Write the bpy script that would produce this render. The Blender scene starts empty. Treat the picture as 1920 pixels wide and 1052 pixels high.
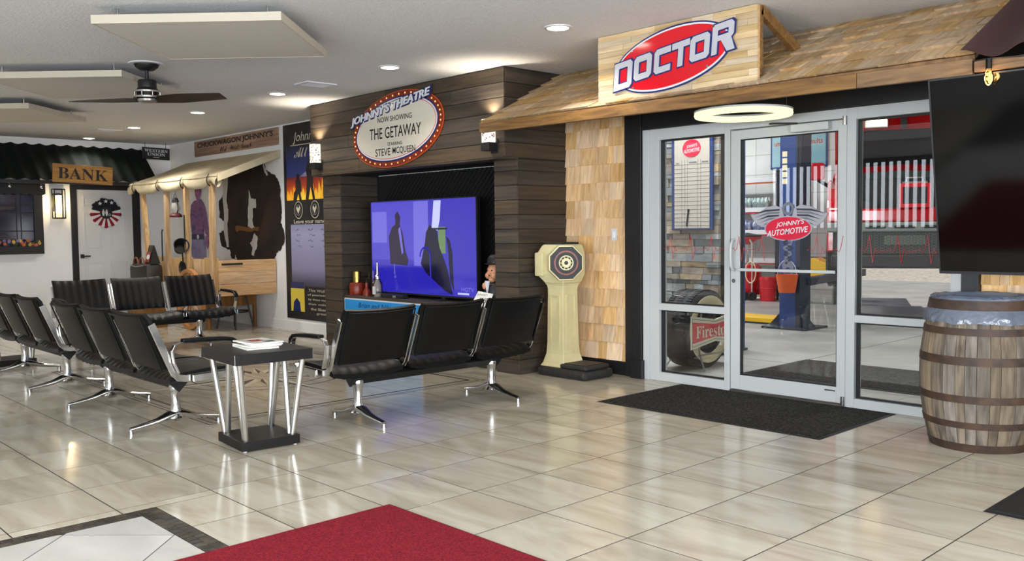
import bpy, bmesh, math, random
from math import sin, cos, pi, radians
from mathutils import Vector, Matrix, noise as mnoise

scene = bpy.context.scene
COL = scene.collection
random.seed(7)

# ------------------------------------------------------------------ camera
cam_data = bpy.data.cameras.new('camera')
cam_data.lens = 31.8434
cam_data.sensor_width = 36.0
cam_data.sensor_fit = 'HORIZONTAL'
cam_data.clip_start = 0.05
cam_data.clip_end = 300
cam = bpy.data.objects.new('camera', cam_data)
COL.objects.link(cam)
cam.matrix_world = Matrix((
    (0.685526, -0.032816, 0.727309, 4.53648),
    (0.727958, 0.046607, -0.684035, -3.51637),
    (-0.011450, 0.998374, 0.055839, 1.35433),
    (0, 0, 0, 1)))
scene.camera = cam

# ------------------------------------------------------------------ world, sun, large lights, exposure
world = bpy.data.worlds.new('world')
scene.world = world
world.use_nodes = True
wn = world.node_tree.nodes
wbg = wn['Background']
wsky = wn.new('ShaderNodeTexSky')
wsky.sky_type = 'HOSEK_WILKIE'
wsky.turbidity = 3.5
wsky.ground_albedo = 0.4
wsky.sun_direction = Vector((0.45, 0.35, 0.82)).normalized()
world.node_tree.links.new(wsky.outputs[0], wbg.inputs[0])
wbg.inputs[1].default_value = 1.1


def add_light(name, kind, loc, energy, color=(1, 1, 1), size=0.2, size_y=None, aim=None, spot=None):
    d = bpy.data.lights.new(name, kind)
    d.energy = energy
    d.color = color
    if kind == 'AREA':
        d.size = size
        if size_y:
            d.shape = 'RECTANGLE'
            d.size_y = size_y
        else:
            d.shape = 'DISK'
    elif kind in ('POINT', 'SPOT'):
        d.shadow_soft_size = size
    if spot:
        d.spot_size = spot
        d.spot_blend = 0.6
    o = bpy.data.objects.new(name, d)
    COL.objects.link(o)
    o.location = loc
    if aim is not None:
        o.rotation_euler = (Vector(aim) - Vector(loc)).to_track_quat('-Z', 'Y').to_euler()
    return o


sun = bpy.data.lights.new('sun', 'SUN')
sun.energy = 5.0
sun.angle = 0.01
sun.color = (1.0, 0.95, 0.88)
sun_o = bpy.data.objects.new('sun', sun)
COL.objects.link(sun_o)
sun_o.rotation_euler = Vector((-0.45, -0.35, -0.82)).to_track_quat('-Z', 'Y').to_euler()

# daylight in the street windows behind the camera (south and east walls)
DAY = (0.87, 0.94, 1.0)
add_light('window_daylight', 'AREA', (-3.17, -6.40, 1.9), 55, DAY, 3.3, 1.15, aim=(-3.17, 0, 1.7))
for wx in (1.95, 5.35):
    add_light('window_daylight', 'AREA', (wx, -6.34, 1.55), 300, DAY, 2.6, 1.55, aim=(wx, 0, 1.35))
for wy in (-4.2, -0.8):
    add_light('window_daylight', 'AREA', (7.32, wy, 1.6), 200, (0.93, 0.96, 1.0), 2.3, 1.55, aim=(0, wy, 1.35))
# fill lamps added under the garage roof, out of view
for gx, gy in ((-4.0, 6.0), (-0.9, 3.9), (-7.2, 10.9), (2.6, 9.5)):
    add_light('garage_fill_light', 'AREA', (gx, gy, 4.3), 190, (0.95, 0.98, 1.0), 1.6, 0.5, aim=(gx, gy, 0))

scene.view_settings.view_transform = 'Standard'
scene.view_settings.look = 'None'
scene.view_settings.exposure = 0.3
scene.view_settings.gamma = 1.0
scene.view_settings.use_curve_mapping = False
scene.cycles.use_denoising = True
scene.cycles.max_bounces = 8
scene.cycles.diffuse_bounces = 4
scene.cycles.glossy_bounces = 4
scene.cycles.transparent_max_bounces = 16
scene.cycles.caustics_reflective = False
scene.cycles.caustics_refractive = False
scene.cycles.sample_clamp_indirect = 6.0

# ------------------------------------------------------------------ helpers
X, Y, Z = Vector((1, 0, 0)), Vector((0, 1, 0)), Vector((0, 0, 1))


class Frame:
    """a flat working plane: origin, right, up, normal"""
    def __init__(s, o, ux=X, uy=Z, rot=0.0):
        s.o = Vector(o)
        ux, uy = Vector(ux).normalized(), Vector(uy).normalized()
        s.x = ux * cos(rot) + uy * sin(rot)
        s.y = -ux * sin(rot) + uy * cos(rot)
        s.n = s.x.cross(s.y)

    def p(s, a, b, c=0.0):
        return s.o + s.x * a + s.y * b + s.n * c


def chain_offset(parent):
    off = Vector((0, 0, 0))
    while parent is not None:
        off += parent.location
        parent = parent.parent
    return off


class B:
    def __init__(s):
        s.bm = bmesh.new()

    def _faces(s, vs, fs):
        v = [s.bm.verts.new(p) for p in vs]
        for f in fs:
            try:
                s.bm.faces.new([v[i] for i in f])
            except ValueError:
                pass
        return s

    def box(s, x0, x1, y0, y1, z0, z1):
        vs = [(x, y, z) for x in (x0, x1) for y in (y0, y1) for z in (z0, z1)]
        return s._faces(vs, [(0, 1, 3, 2), (4, 6, 7, 5), (0, 4, 5, 1), (2, 3, 7, 6), (0, 2, 6, 4), (1, 5, 7, 3)])

    def obox(s, c, h, ax=X, ay=Y, az=Z):
        c = Vector(c)
        ax, ay, az = Vector(ax) * h[0], Vector(ay) * h[1], Vector(az) * h[2]
        vs = [c + ax * i + ay * j + az * k for i in (-1, 1) for j in (-1, 1) for k in (-1, 1)]
        return s._faces(vs, [(0, 1, 3, 2), (4, 6, 7, 5), (0, 4, 5, 1), (2, 3, 7, 6), (0, 2, 6, 4), (1, 5, 7, 3)])

    def cyl(s, p0, p1, r0, r1=None, seg=12, cap=True):
        return s.tube([p0, p1], [r0, r0 if r1 is None else r1], seg, cap)

    def tube(s, pts, r, seg=8, cap=True, closed=False, flat=1.0, up=None):
        pts = [Vector(p) for p in pts]
        n = len(pts)
        rs = r if isinstance(r, (list, tuple)) else [r] * n
        rings = []
        prev = None
        for i, p in enumerate(pts):
            if closed:
                t = pts[(i + 1) % n] - pts[i - 1]
            else:
                t = pts[min(i + 1, n - 1)] - pts[max(i - 1, 0)]
            if t.length < 1e-9:
                t = Z.copy()
            t.normalize()
            if prev is None:
                a = Vector(up) if up is not None else (Z if abs(t.z) < 0.9 else X)
                u = (a - t * a.dot(t)).normalized()
            else:
                u = prev - t * prev.dot(t)
                u = u.normalized() if u.length > 1e-6 else prev
            prev = u
            w = t.cross(u)
            rings.append([s.bm.verts.new(p + (u * cos(k * 2 * pi / seg) * flat + w * sin(k * 2 * pi / seg)) * rs[i]) for k in range(seg)])
        m = n if closed else n - 1
        for i in range(m):
            a, b = rings[i], rings[(i + 1) % n]
            for k in range(seg):
                k2 = (k + 1) % seg
                try:
                    s.bm.faces.new((a[k], a[k2], b[k2], b[k]))
                except ValueError:
                    pass
        if cap and not closed:
            for ring, rev in ((rings[0], True), (rings[-1], False)):
                try:
                    s.bm.faces.new(list(reversed(ring)) if rev else ring)
                except ValueError:
                    pass
        return s

    def bar(s, pts, side, w, t):
        """flat bar swept along pts: w across 'side', t thick in the plane of the path"""
        pts = [Vector(p) for p in pts]
        side = Vector(side).normalized()
        n = len(pts)
        rings = []
        for i, p in enumerate(pts):
            d = (pts[min(i + 1, n - 1)] - pts[max(i - 1, 0)]).normalized()
            nn = d.cross(side).normalized()
            rings.append([s.bm.verts.new(p + side * a * w / 2 + nn * b * t / 2) for a, b in ((-1, -1), (1, -1), (1, 1), (-1, 1))])
        for i in range(n - 1):
            for k in range(4):
                s.bm.faces.new((rings[i][k], rings[i][(k + 1) % 4], rings[i + 1][(k + 1) % 4], rings[i + 1][k]))
        s.bm.faces.new(list(reversed(rings[0])))
        s.bm.faces.new(rings[-1])
        return s

    def lathe(s, prof, o=(0, 0, 0), seg=24, a0=0.0, a1=2 * pi, axis=Z, ref=None):
        o = Vector(o)
        axis = Vector(axis).normalized()
        u = Vector(ref) if ref is not None else (X if abs(axis.x) < 0.9 else Y)
        u = (u - axis * u.dot(axis)).normalized()
        w = axis.cross(u)
        full = abs(a1 - a0 - 2 * pi) < 1e-6
        m = seg if full else seg + 1
        rings = []
        for r, z in prof:
            if r < 1e-6:
                rings.append([s.bm.verts.new(o + axis * z)])
            else:
                rings.append([s.bm.verts.new(o + axis * z + (u * cos(a0 + (a1 - a0) * k / seg) + w * sin(a0 + (a1 - a0) * k / seg)) * r) for k in range(m)])
        for a, b in zip(rings, rings[1:]):
            for k in range(seg):
                k2 = (k + 1) % m
                va = [a[0]] if len(a) == 1 else [a[k], a[k2]]
                vb = [b[0]] if len(b) == 1 else [b[k2], b[k]]
                if len(va) + len(vb) >= 3:
                    try:
                        s.bm.faces.new(va + vb)
                    except ValueError:
                        pass
        return s

    def ell(s, c, r, seg=16, rings=10):
        c = Vector(c)
        r = Vector(r) if hasattr(r, '__len__') else Vector((r, r, r))
        mat = Matrix.Translation(c) @ Matrix.Diagonal((r.x, r.y, r.z, 1))
        bmesh.ops.create_uvsphere(s.bm, u_segments=seg, v_segments=rings, radius=1, matrix=mat)
        return s

    def plate(s, poly, fr, d0, d1):
        a = [s.bm.verts.new(fr.p(x, y, d0)) for x, y in poly]
        b = [s.bm.verts.new(fr.p(x, y, d1)) for x, y in poly]
        n = len(poly)
        try:
            s.bm.faces.new(b)
            s.bm.faces.new(list(reversed(a)))
        except ValueError:
            pass
        for i in range(n):
            j = (i + 1) % n
            s.bm.faces.new((a[i], a[j], b[j], b[i]))
        return s

    def ring(s, outer, inner, fr, d0, d1):
        n = len(outer)
        q = [[s.bm.verts.new(fr.p(x, y, d)) for x, y in pl] for pl in (outer, inner) for d in (d0, d1)]
        o0, o1, i0, i1 = q
        for i in range(n):
            j = (i + 1) % n
            s.bm.faces.new((o0[i], o0[j], o1[j], o1[i]))
            s.bm.faces.new((i0[j], i0[i], i1[i], i1[j]))
            s.bm.faces.new((o1[i], o1[j], i1[j], i1[i]))
            s.bm.faces.new((o0[j], o0[i], i0[i], i0[j]))
        return s

    def grid(s, f, nu, nv, closed_u=False):
        g = [[s.bm.verts.new(f(i / (nu if closed_u else nu), j / nv)) for j in range(nv + 1)] for i in range(nu if closed_u else nu + 1)]
        m = len(g)
        for i in range(nu):
            for j in range(nv):
                s.bm.faces.new((g[i][j], g[(i + 1) % m][j], g[(i + 1) % m][j + 1], g[i][j + 1]))
        return s

    def shell(s, f, n, nu, nv, th, rear=None):
        """closed pad: front surface f(u,v) and the same pushed back along n by th(u,v)"""
        n = Vector(n)
        A = [[s.bm.verts.new(f(i / nu, j / nv)) for j in range(nv + 1)] for i in range(nu + 1)]
        rf = rear or f
        C = [[s.bm.verts.new(Vector(rf(i / nu, j / nv)) + n * th(i / nu, j / nv)) for j in range(nv + 1)] for i in range(nu + 1)]
        for i in range(nu):
            for j in range(nv):
                s.bm.faces.new((A[i][j], A[i + 1][j], A[i + 1][j + 1], A[i][j + 1]))
                s.bm.faces.new((C[i][j + 1], C[i + 1][j + 1], C[i + 1][j], C[i][j]))
        for i in range(nu):
            s.bm.faces.new((C[i][0], C[i + 1][0], A[i + 1][0], A[i][0]))
            s.bm.faces.new((A[i][nv], A[i + 1][nv], C[i + 1][nv], C[i][nv]))
        for j in range(nv):
            s.bm.faces.new((A[0][j], A[0][j + 1], C[0][j + 1], C[0][j]))
            s.bm.faces.new((C[nu][j], C[nu][j + 1], A[nu][j + 1], A[nu][j]))
        return s

    def mesh(s, name, bevel=0.0, smooth=None):
        if bevel:
            bmesh.ops.recalc_face_normals(s.bm, faces=s.bm.faces)
            es = [e for e in s.bm.edges if len(e.link_faces) == 2 and e.calc_face_angle(0) > 0.5]
            bmesh.ops.bevel(s.bm, geom=es, offset=bevel, segments=2, profile=0.5, affect='EDGES', clamp_overlap=True)
        bmesh.ops.recalc_face_normals(s.bm, faces=s.bm.faces)
        me = bpy.data.meshes.new(name)
        s.bm.to_mesh(me)
        s.bm.free()
        if smooth:
            me.shade_smooth()
            me.set_sharp_from_angle(angle=smooth if smooth is not True else 0.7)
        return me

    def build(s, name, mat, parent=None, bevel=0.0, smooth=None, world=True, kind=None):
        if world and parent is not None:
            off = chain_offset(parent)
            for v in s.bm.verts:
                v.co -= off
        return obj(name, s.mesh(name, bevel, smooth), mat, parent, kind)


def obj(name, me, mat=None, parent=None, kind=None):
    o = bpy.data.objects.new(name, me)
    COL.objects.link(o)
    if mat is not None and me is not None and len(me.materials) == 0:
        me.materials.append(M[mat] if isinstance(mat, str) else mat)
    if parent is not None:
        o.parent = parent
    if kind:
        o['kind'] = kind
    return o


def tag(o, label, cat, group=None, kind=None):
    o['label'] = label
    o['category'] = cat
    if group:
        o['group'] = group
    if kind:
        o['kind'] = kind
    return o


def thing(name, label, cat, loc=(0, 0, 0), rotz=0.0, group=None):
    o = bpy.data.objects.new(name, None)
    COL.objects.link(o)
    o.empty_display_size = 0.05
    o.location = loc
    o.rotation_euler = (0, 0, rotz)
    return tag(o, label, cat, group)


def structure(name, loc=(0, 0, 0), label=None, cat=None):
    o = bpy.data.objects.new(name, None)
    COL.objects.link(o)
    o.location = loc
    o['kind'] = 'structure'
    if label:
        o['label'] = label
        o['category'] = cat
    return o


def copy_tree(root, loc, rotz, label=None):
    c = root.copy()
    COL.objects.link(c)
    c.location = loc
    c.rotation_euler = (0, 0, rotz)
    if label:
        c['label'] = label

    def rec(a, b):
        for ch in list(a.children):
            k = ch.copy()
            COL.objects.link(k)
            k.parent = b
            rec(ch, k)
    rec(root, c)
    return c


def ellipse(rx, ry, n=48, cx=0, cy=0):
    return [(cx + rx * cos(2 * pi * k / n), cy + ry * sin(2 * pi * k / n)) for k in range(n)]


def rect(x0, x1, y0, y1):
    return [(x0, y0), (x1, y0), (x1, y1), (x0, y1)]


def rrect(x0, x1, y0, y1, r, n=5):
    out = []
    for cx, cy, a in ((x1 - r, y0 + r, -90), (x1 - r, y1 - r, 0), (x0 + r, y1 - r, 90), (x0 + r, y0 + r, 180)):
        for k in range(n + 1):
            t = radians(a + 90 * k / n)
            out.append((cx + r * cos(t), cy + r * sin(t)))
    return out


_textcache = {}


def text(name, body, fr, cx, cy, w, h, mat, parent, d0=0.0, d1=0.002, shear=0.0, bold=0.0, world=True):
    """lettering fitted into a w x h box centred on (cx, cy) of a frame"""
    key = (body, shear, bold)
    if key not in _textcache:
        c = bpy.data.curves.new('lettering', 'FONT')
        c.body = body
        c.shear = shear
        c.offset = bold
        c.resolution_u = 3
        c.align_x = 'CENTER'
        to = bpy.data.objects.new('lettering', c)
        me = bpy.data.meshes.new_from_object(to)
        vs = [v.co.copy() for v in me.vertices]
        fs = [tuple(p.vertices) for p in me.polygons]
        bpy.data.objects.remove(to)
        bpy.data.meshes.remove(me)
        _textcache[key] = (vs, fs)
    vs, fs = _textcache[key]
    x0, x1 = min(v.x for v in vs), max(v.x for v in vs)
    y0, y1 = min(v.y for v in vs), max(v.y for v in vs)
    sx, sy = w / (x1 - x0), h / (y1 - y0)
    off = chain_offset(parent) if world and parent is not None else Vector((0, 0, 0))
    pts = [fr.p(cx + (v.x - (x0 + x1) / 2) * sx, cy + (v.y - (y0 + y1) / 2) * sy, d1) - off for v in vs]
    me = bpy.data.meshes.new(name)
    me.from_pydata([tuple(p) for p in pts], [], fs)
    me.update()
    if d1 - d0 > 0.003:
        bm = bmesh.new()
        bm.from_mesh(me)
        bmesh.ops.remove_doubles(bm, verts=bm.verts, dist=1e-6)
        r = bmesh.ops.extrude_face_region(bm, geom=list(bm.faces))
        moved = [g for g in r['geom'] if isinstance(g, bmesh.types.BMVert)]
        bmesh.ops.translate(bm, verts=moved, vec=-fr.n * (d1 - d0))
        bmesh.ops.recalc_face_normals(bm, faces=bm.faces)
        bm.to_mesh(me)
        bm.free()
    return obj(name, me, mat, parent)


MB = str.maketrans({chr(65 + i): chr(0x1D400 + i) for i in range(26)} | {chr(97 + i): chr(0x1D41A + i) for i in range(26)})
SC = str.maketrans({chr(65 + i): chr(0x1D4D0 + i) for i in range(26)} | {chr(97 + i): chr(0x1D4EA + i) for i in range(26)})

# ------------------------------------------------------------------ materials
M = {}


def srgb(c):
    if isinstance(c, str):
        c = [int(c[i:i + 2], 16) / 255 for i in (0, 2, 4)]
    return tuple((v / 12.92 if v <= 0.04045 else ((v + 0.055) / 1.055) ** 2.4) for v in c) + (1.0,)


def mat(name, color, rough=0.5, metal=0.0, color2=None, scale=(4, 4, 4), rand=0.0, bump=0.0, bscale=None, emit=0.0,
        ecol=None, coat=0.0, spec=0.5, detail=4.0, lo=0.35, hi=0.65, coords='Object', shift=True, alpha=None, trans=0.0, rvar=0.0, dist=0.0, third=None):
    m = bpy.data.materials.new(name)
    m.use_nodes = True
    N, L = m.node_tree.nodes, m.node_tree.links
    b = N['Principled BSDF']
    c1 = srgb(color)
    b.inputs['Base Color'].default_value = c1
    b.inputs['Roughness'].default_value = rough
    b.inputs['Metallic'].default_value = metal
    b.inputs['Specular IOR Level'].default_value = spec
    b.inputs['Coat Weight'].default_value = coat
    b.inputs['Coat Roughness'].default_value = 0.08
    if trans:
        b.inputs['Transmission Weight'].default_value = trans
    if alpha is not None:
        b.inputs['Alpha'].default_value = alpha
    if emit:
        b.inputs['Emission Color'].default_value = srgb(ecol or color)
        b.inputs['Emission Strength'].default_value = emit
    col = None
    if color2 or bump:
        tc = N.new('ShaderNodeTexCoord')
        vec = tc.outputs[coords]
        info = N.new('ShaderNodeObjectInfo')
        if shift:
            add = N.new('ShaderNodeVectorMath')
            add.operation = 'MULTIPLY_ADD'
            sc = N.new('ShaderNodeCombineXYZ')
            for i in range(3):
                L.new(info.outputs['Random'], sc.inputs[i])
            L.new(sc.outputs[0], add.inputs[0])
            add.inputs[1].default_value = (37.0, 53.0, 71.0)
            L.new(vec, add.inputs[2])
            vec = add.outputs[0]
    if color2:
        mp = N.new('ShaderNodeMapping')
        mp.inputs['Scale'].default_value = scale
        L.new(vec, mp.inputs[0])
        nz = N.new('ShaderNodeTexNoise')
        nz.inputs['Scale'].default_value = 1.0
        nz.inputs['Detail'].default_value = detail
        nz.inputs['Distortion'].default_value = dist
        L.new(mp.outputs[0], nz.inputs['Vector'])
        rp = N.new('ShaderNodeValToRGB')
        rp.color_ramp.elements[0].position = lo
        rp.color_ramp.elements[1].position = hi
        rp.color_ramp.elements[0].color = c1
        rp.color_ramp.elements[1].color = srgb(color2)
        if third:
            e = rp.color_ramp.elements.new((lo + hi) / 2)
            e.color = srgb(third)
        L.new(nz.outputs['Fac'], rp.inputs[0])
        col = rp.outputs[0]
        if rvar:
            mr = N.new('ShaderNodeMapRange')
            mr.inputs[3].default_value = rough - rvar
            mr.inputs[4].default_value = rough + rvar
            L.new(nz.outputs['Fac'], mr.inputs[0])
            L.new(mr.outputs[0], b.inputs['Roughness'])
    if rand:
        info = N.new('ShaderNodeObjectInfo')
        hs = N.new('ShaderNodeHueSaturation')
        if col:
            L.new(col, hs.inputs['Color'])
        else:
            hs.inputs['Color'].default_value = c1
        mr = N.new('ShaderNodeMapRange')
        mr.inputs[3].default_value = 1 - rand
        mr.inputs[4].default_value = 1 + rand
        L.new(info.outputs['Random'], mr.inputs[0])
        L.new(mr.outputs[0], hs.inputs['Value'])
        wn_ = N.new('ShaderNodeTexWhiteNoise')
        wn_.noise_dimensions = '1D'
        L.new(info.outputs['Random'], wn_.inputs['W'])
        mr2 = N.new('ShaderNodeMapRange')
        mr2.inputs[3].default_value = 1 - rand * 1.2
        mr2.inputs[4].default_value = 1 + rand * 1.2
        L.new(wn_.outputs['Value'], mr2.inputs[0])
        L.new(mr2.outputs[0], hs.inputs['Saturation'])
        col = hs.outputs[0]
    if col:
        L.new(col, b.inputs['Base Color'])
    if bump:
        mp2 = N.new('ShaderNodeMapping')
        mp2.inputs['Scale'].default_value = bscale or scale
        L.new(vec, mp2.inputs[0])
        n2 = N.new('ShaderNodeTexNoise')
        n2.inputs['Scale'].default_value = 1.0
        n2.inputs['Detail'].default_value = 3.0
        L.new(mp2.outputs[0], n2.inputs['Vector'])
        bp = N.new('ShaderNodeBump')
        bp.inputs['Strength'].default_value = bump
        bp.inputs['Distance'].default_value = 0.01
        L.new(n2.outputs['Fac'], bp.inputs['Height'])
        L.new(bp.outputs[0], b.inputs['Normal'])
    M[name] = m
    return m


def glow(name, color, strength):
    m = bpy.data.materials.new(name)
    m.use_nodes = True
    N, L = m.node_tree.nodes, m.node_tree.links
    N.remove(N['Principled BSDF'])
    e = N.new('ShaderNodeEmission')
    e.inputs[0].default_value = srgb(color)
    e.inputs[1].default_value = strength
    L.new(e.outputs[0], N['Material Output'].inputs[0])
    M[name] = m
    return m


def pane_glass(name, tint=(1, 1, 1), ior=1.5):
    m = bpy.data.materials.new(name)
    m.use_nodes = True
    N, L = m.node_tree.nodes, m.node_tree.links
    N.remove(N['Principled BSDF'])
    t = N.new('ShaderNodeBsdfTransparent')
    t.inputs[0].default_value = (*tint, 1)
    g = N.new('ShaderNodeBsdfGlossy')
    g.inputs['Roughness'].default_value = 0.0
    f = N.new('ShaderNodeFresnel')
    f.inputs[0].default_value = ior
    mx = N.new('ShaderNodeMixShader')
    L.new(f.outputs[0], mx.inputs[0])
    L.new(t.outputs[0], mx.inputs[1])
    L.new(g.outputs[0], mx.inputs[2])
    L.new(mx.outputs[0], N['Material Output'].inputs[0])
    M[name] = m
    return m


def ramp_mat(name, stops, axis=2, lo=0.0, hi=1.0, rough=0.5, emit=0.0, wobble=0.0):
    """flat print whose colour runs along one object axis"""
    m = bpy.data.materials.new(name)
    m.use_nodes = True
    N, L = m.node_tree.nodes, m.node_tree.links
    b = N['Principled BSDF']
    b.inputs['Roughness'].default_value = rough
    tc = N.new('ShaderNodeTexCoord')
    sp = N.new('ShaderNodeSeparateXYZ')
    L.new(tc.outputs['Object'], sp.inputs[0])
    mr = N.new('ShaderNodeMapRange')
    mr.inputs[1].default_value = lo
    mr.inputs[2].default_value = hi
    src = sp.outputs[axis]
    if wobble:
        nz = N.new('ShaderNodeTexNoise')
        nz.inputs['Scale'].default_value = 5.0
        L.new(tc.outputs['Object'], nz.inputs['Vector'])
        ma = N.new('ShaderNodeMath')
        ma.operation = 'MULTIPLY_ADD'
        L.new(nz.outputs['Fac'], ma.inputs[0])
        ma.inputs[1].default_value = wobble
        L.new(src, ma.inputs[2])
        src = ma.outputs[0]
    L.new(src, mr.inputs[0])
    rp = N.new('ShaderNodeValToRGB')
    el = rp.color_ramp.elements
    el[0].position, el[0].color = stops[0][0], srgb(stops[0][1])
    el[1].position, el[1].color = stops[-1][0], srgb(stops[-1][1])
    for pos, c in stops[1:-1]:
        e = el.new(pos)
        e.color = srgb(c)
    L.new(mr.outputs[0], rp.inputs[0])
    L.new(rp.outputs[0], b.inputs['Base Color'])
    if emit:
        L.new(rp.outputs[0], b.inputs['Emission Color'])
        b.inputs['Emission Strength'].default_value = emit
    M[name] = m
    return m


mat('floor_tile', 'c0b9a8', 0.13, color2='9e9583', scale=(1.0, 4.2, 1), rand=0.05, detail=9, lo=0.36, hi=0.72, dist=1.6, third='b4ab98', spec=0.5)
mat('pale_tile', 'c4c2bb', 0.16, color2='b2afa7', scale=(1.5, 3, 1), rand=0.03, detail=6, lo=0.3, hi=0.75, dist=1.0)
mat('grout', '2e2822', 0.85)
mat('mosaic', '4d463d', 0.3, color2='2e2a26', scale=(30, 30, 30), rand=0.35)
mat('inlay_dark', '3a3733', 0.25)
mat('inlay_light', 'cfc8b4', 0.2)
mat('ceiling_white', 'e0e1e3', 0.95, color2='d6d7d9', scale=(60, 60, 60), bump=0.55, bscale=(45, 45, 45), shift=False)
mat('wall_white', 'e9eaec', 0.85, color2='e4e5e7', scale=(3, 3, 3), bump=0.08, bscale=(80, 80, 80), shift=False)
mat('black_trim', '17171a', 0.42)
mat('black_paint', '0e0e10', 0.55)
mat('white_metal', 'bdc0c0', 0.4, metal=0.0, spec=0.5)
mat('gasket', '08080a', 0.6)
mat('steel', 'b8b8b8', 0.25, metal=1.0)
mat('polished', 'd2d2d0', 0.17, metal=1.0)
mat('brushed', 'c4c2bd', 0.28, metal=1.0)
mat('vinyl', '060607', 0.43, spec=0.25, bump=0.06, bscale=(220, 220, 220))
mat('black_steel', '0d0d0f', 0.5)
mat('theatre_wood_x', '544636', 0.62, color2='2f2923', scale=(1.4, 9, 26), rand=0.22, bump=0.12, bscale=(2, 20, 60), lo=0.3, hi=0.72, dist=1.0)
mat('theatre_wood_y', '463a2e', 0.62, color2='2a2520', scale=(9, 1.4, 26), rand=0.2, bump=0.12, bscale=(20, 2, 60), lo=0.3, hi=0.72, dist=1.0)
mat('shingle', 'efcfa2', 0.78, color2='cda273', scale=(34, 34, 2.2), rand=0.17, bump=0.3, bscale=(60, 60, 3), lo=0.3, hi=0.72, dist=0.6)
mat('roof_shingle', 'cfb48e', 0.85, color2='ae8d63', scale=(30, 2.5, 2.5), rand=0.2, bump=0.3, bscale=(60, 4, 4), lo=0.3, hi=0.72, dist=0.6)
mat('beam_wood', '8a663a', 0.65, color2='5a3f22', scale=(2.2, 18, 18), rand=0.12, bump=0.25, bscale=(3, 60, 60), lo=0.3, hi=0.7, dist=1.6)
mat('block_wood', 'd6c09a', 0.6, color2='ad9068', scale=(2.5, 22, 22), rand=0.2, bump=0.08, bscale=(3, 40, 40), lo=0.3, hi=0.75)
mat('pine', 'c9a274', 0.65, color2='ab8458', scale=(2, 2, 26), rand=0.1, bump=0.1, bscale=(3, 3, 40), dist=1.5)
mat('pine_v', 'cfae82', 0.65, color2='a9865c', scale=(26, 26, 2), rand=0.12, dist=1.0)
mat('pine_dark', '8a6336', 0.6, color2='6b4a28', scale=(26, 26, 2), rand=0.1)
mat('rubber_mat', '3d3a35', 0.95, color2='090807', scale=(60, 60, 60), spec=0.2, bump=0.8, bscale=(220, 220, 220), detail=2)
mat('rubber_edge', '121212', 0.7)
mat('red_carpet', '8f222d', 0.97, color2='66131e', scale=(120, 120, 120), spec=0.15, bump=0.7, bscale=(260, 260, 260), detail=2)
mat('cream_paint', 'ded4a6', 0.4, color2='d3c796', scale=(6, 6, 6))
mat('cast_black', '1b1b1b', 0.55, color2='2c2b2a', scale=(25, 25, 25), bump=0.3, bscale=(60, 60, 60))
mat('panel_cream', 'bfb7a6', 0.85)
mat('panel_face', 'c8c3ba', 0.9)
mat('walnut', '2a1c15', 0.35, color2='1c120d', scale=(3, 20, 20))
mat('espresso', '100c0b', 0.45, color2='090706', scale=(3, 25, 25), spec=0.3)
mat('stave', '857868', 0.85, color2='2c251e', scale=(22, 22, 2.5), rand=0.25, bump=0.45, bscale=(60, 60, 4), lo=0.3, hi=0.75)
mat('hoop', '46301f', 0.65, color2='2a1e17', scale=(12, 12, 12), bump=0.2, bscale=(40, 40, 40))
mat('red', 'c8101f', 0.25, coat=0.3)
mat('sign_red', 'cf0a1e', 0.15, coat=0.6)
mat('sign_white', 'd6d7db', 0.3)
mat('letter_grey', 'b4b5bc', 0.35)
mat('sign_blue', '1c2a63', 0.25)
mat('sign_cream', 'd9d2c2', 0.18, coat=0.4)
mat('ink_black', '101010', 0.5)
mat('bank_wood', 'b98a45', 0.5, color2='99692c', scale=(2, 1.2, 26), dist=1.2)
mat('sign_brown', 'a98a78', 0.6, color2='7f604f', scale=(1.3, 4, 18), dist=1.0)
mat('canvas', 'cfc3a6', 0.9, color2='bfb294', scale=(5, 5, 5), bump=0.15, bscale=(9, 9, 9))
mat('strap', '1e1814', 0.6)
mat('lens_white', 'f4f2ec', 0.4)
mat('concrete', '9b9a95', 0.45, color2='84837e', scale=(1.2, 1.2, 1.2), detail=8, shift=False, rvar=0.1)
mat('gravel', 'b8b2a6', 0.95, color2='7d776c', scale=(14, 14, 14), bump=1.0, bscale=(20, 20, 20), shift=False)
mat('block_white', 'c9cbc8', 0.8, color2='bfc1be', scale=(2, 2, 2), shift=False)
mat('lift_blue', '14336c', 0.35)
mat('lift_dark', '141b30', 0.45)
mat('yellow', 'e0b012', 0.4)
mat('tire', '17171a', 0.75, color2='222226', scale=(30, 30, 30))
mat('whitewall', 'd6c9a2', 0.6)
mat('truck_red', 'b40d14', 0.18, coat=0.7)
mat('truck_black', '101113', 0.5)
mat('truck_mesh', '4d534c', 0.5)
mat('truck_grey', '7b7f78', 0.4)
mat('orange', 'd0541a', 0.5)
mat('green', '1f5a45', 0.5)
mat('brass', 'b59a55', 0.3, metal=1.0)
mat('dark_metal', '17140f', 0.45, metal=0.6)
mat('iron', '232120', 0.6, metal=0.3)
pane_glass('glass')
pane_glass('clear_film', (0.97, 0.97, 0.97), 1.2)
# ================================================================== floor
CEIL = 2.842
XB, YS, XE = -10.6, -6.5, 7.5          # bank wall, south wall, east wall
YD, YP = 2.95, 2.83                    # door wall, poster wall
TX, TY = 0.508, 0.4846

floor = structure('floor')
B().box(XB - 0.2, XE + 0.2, YS - 0.2, YD + 0.2, -0.12, -0.0006).build('slab', 'grout', floor)


def project(p):
    v = cam.matrix_world.inverted_safe() @ Vector(p)
    if v.z > -0.1:
        return None
    return (960 + 1698.3 * v.x / -v.z, 526 - 1698.3 * v.y / -v.z)


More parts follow.
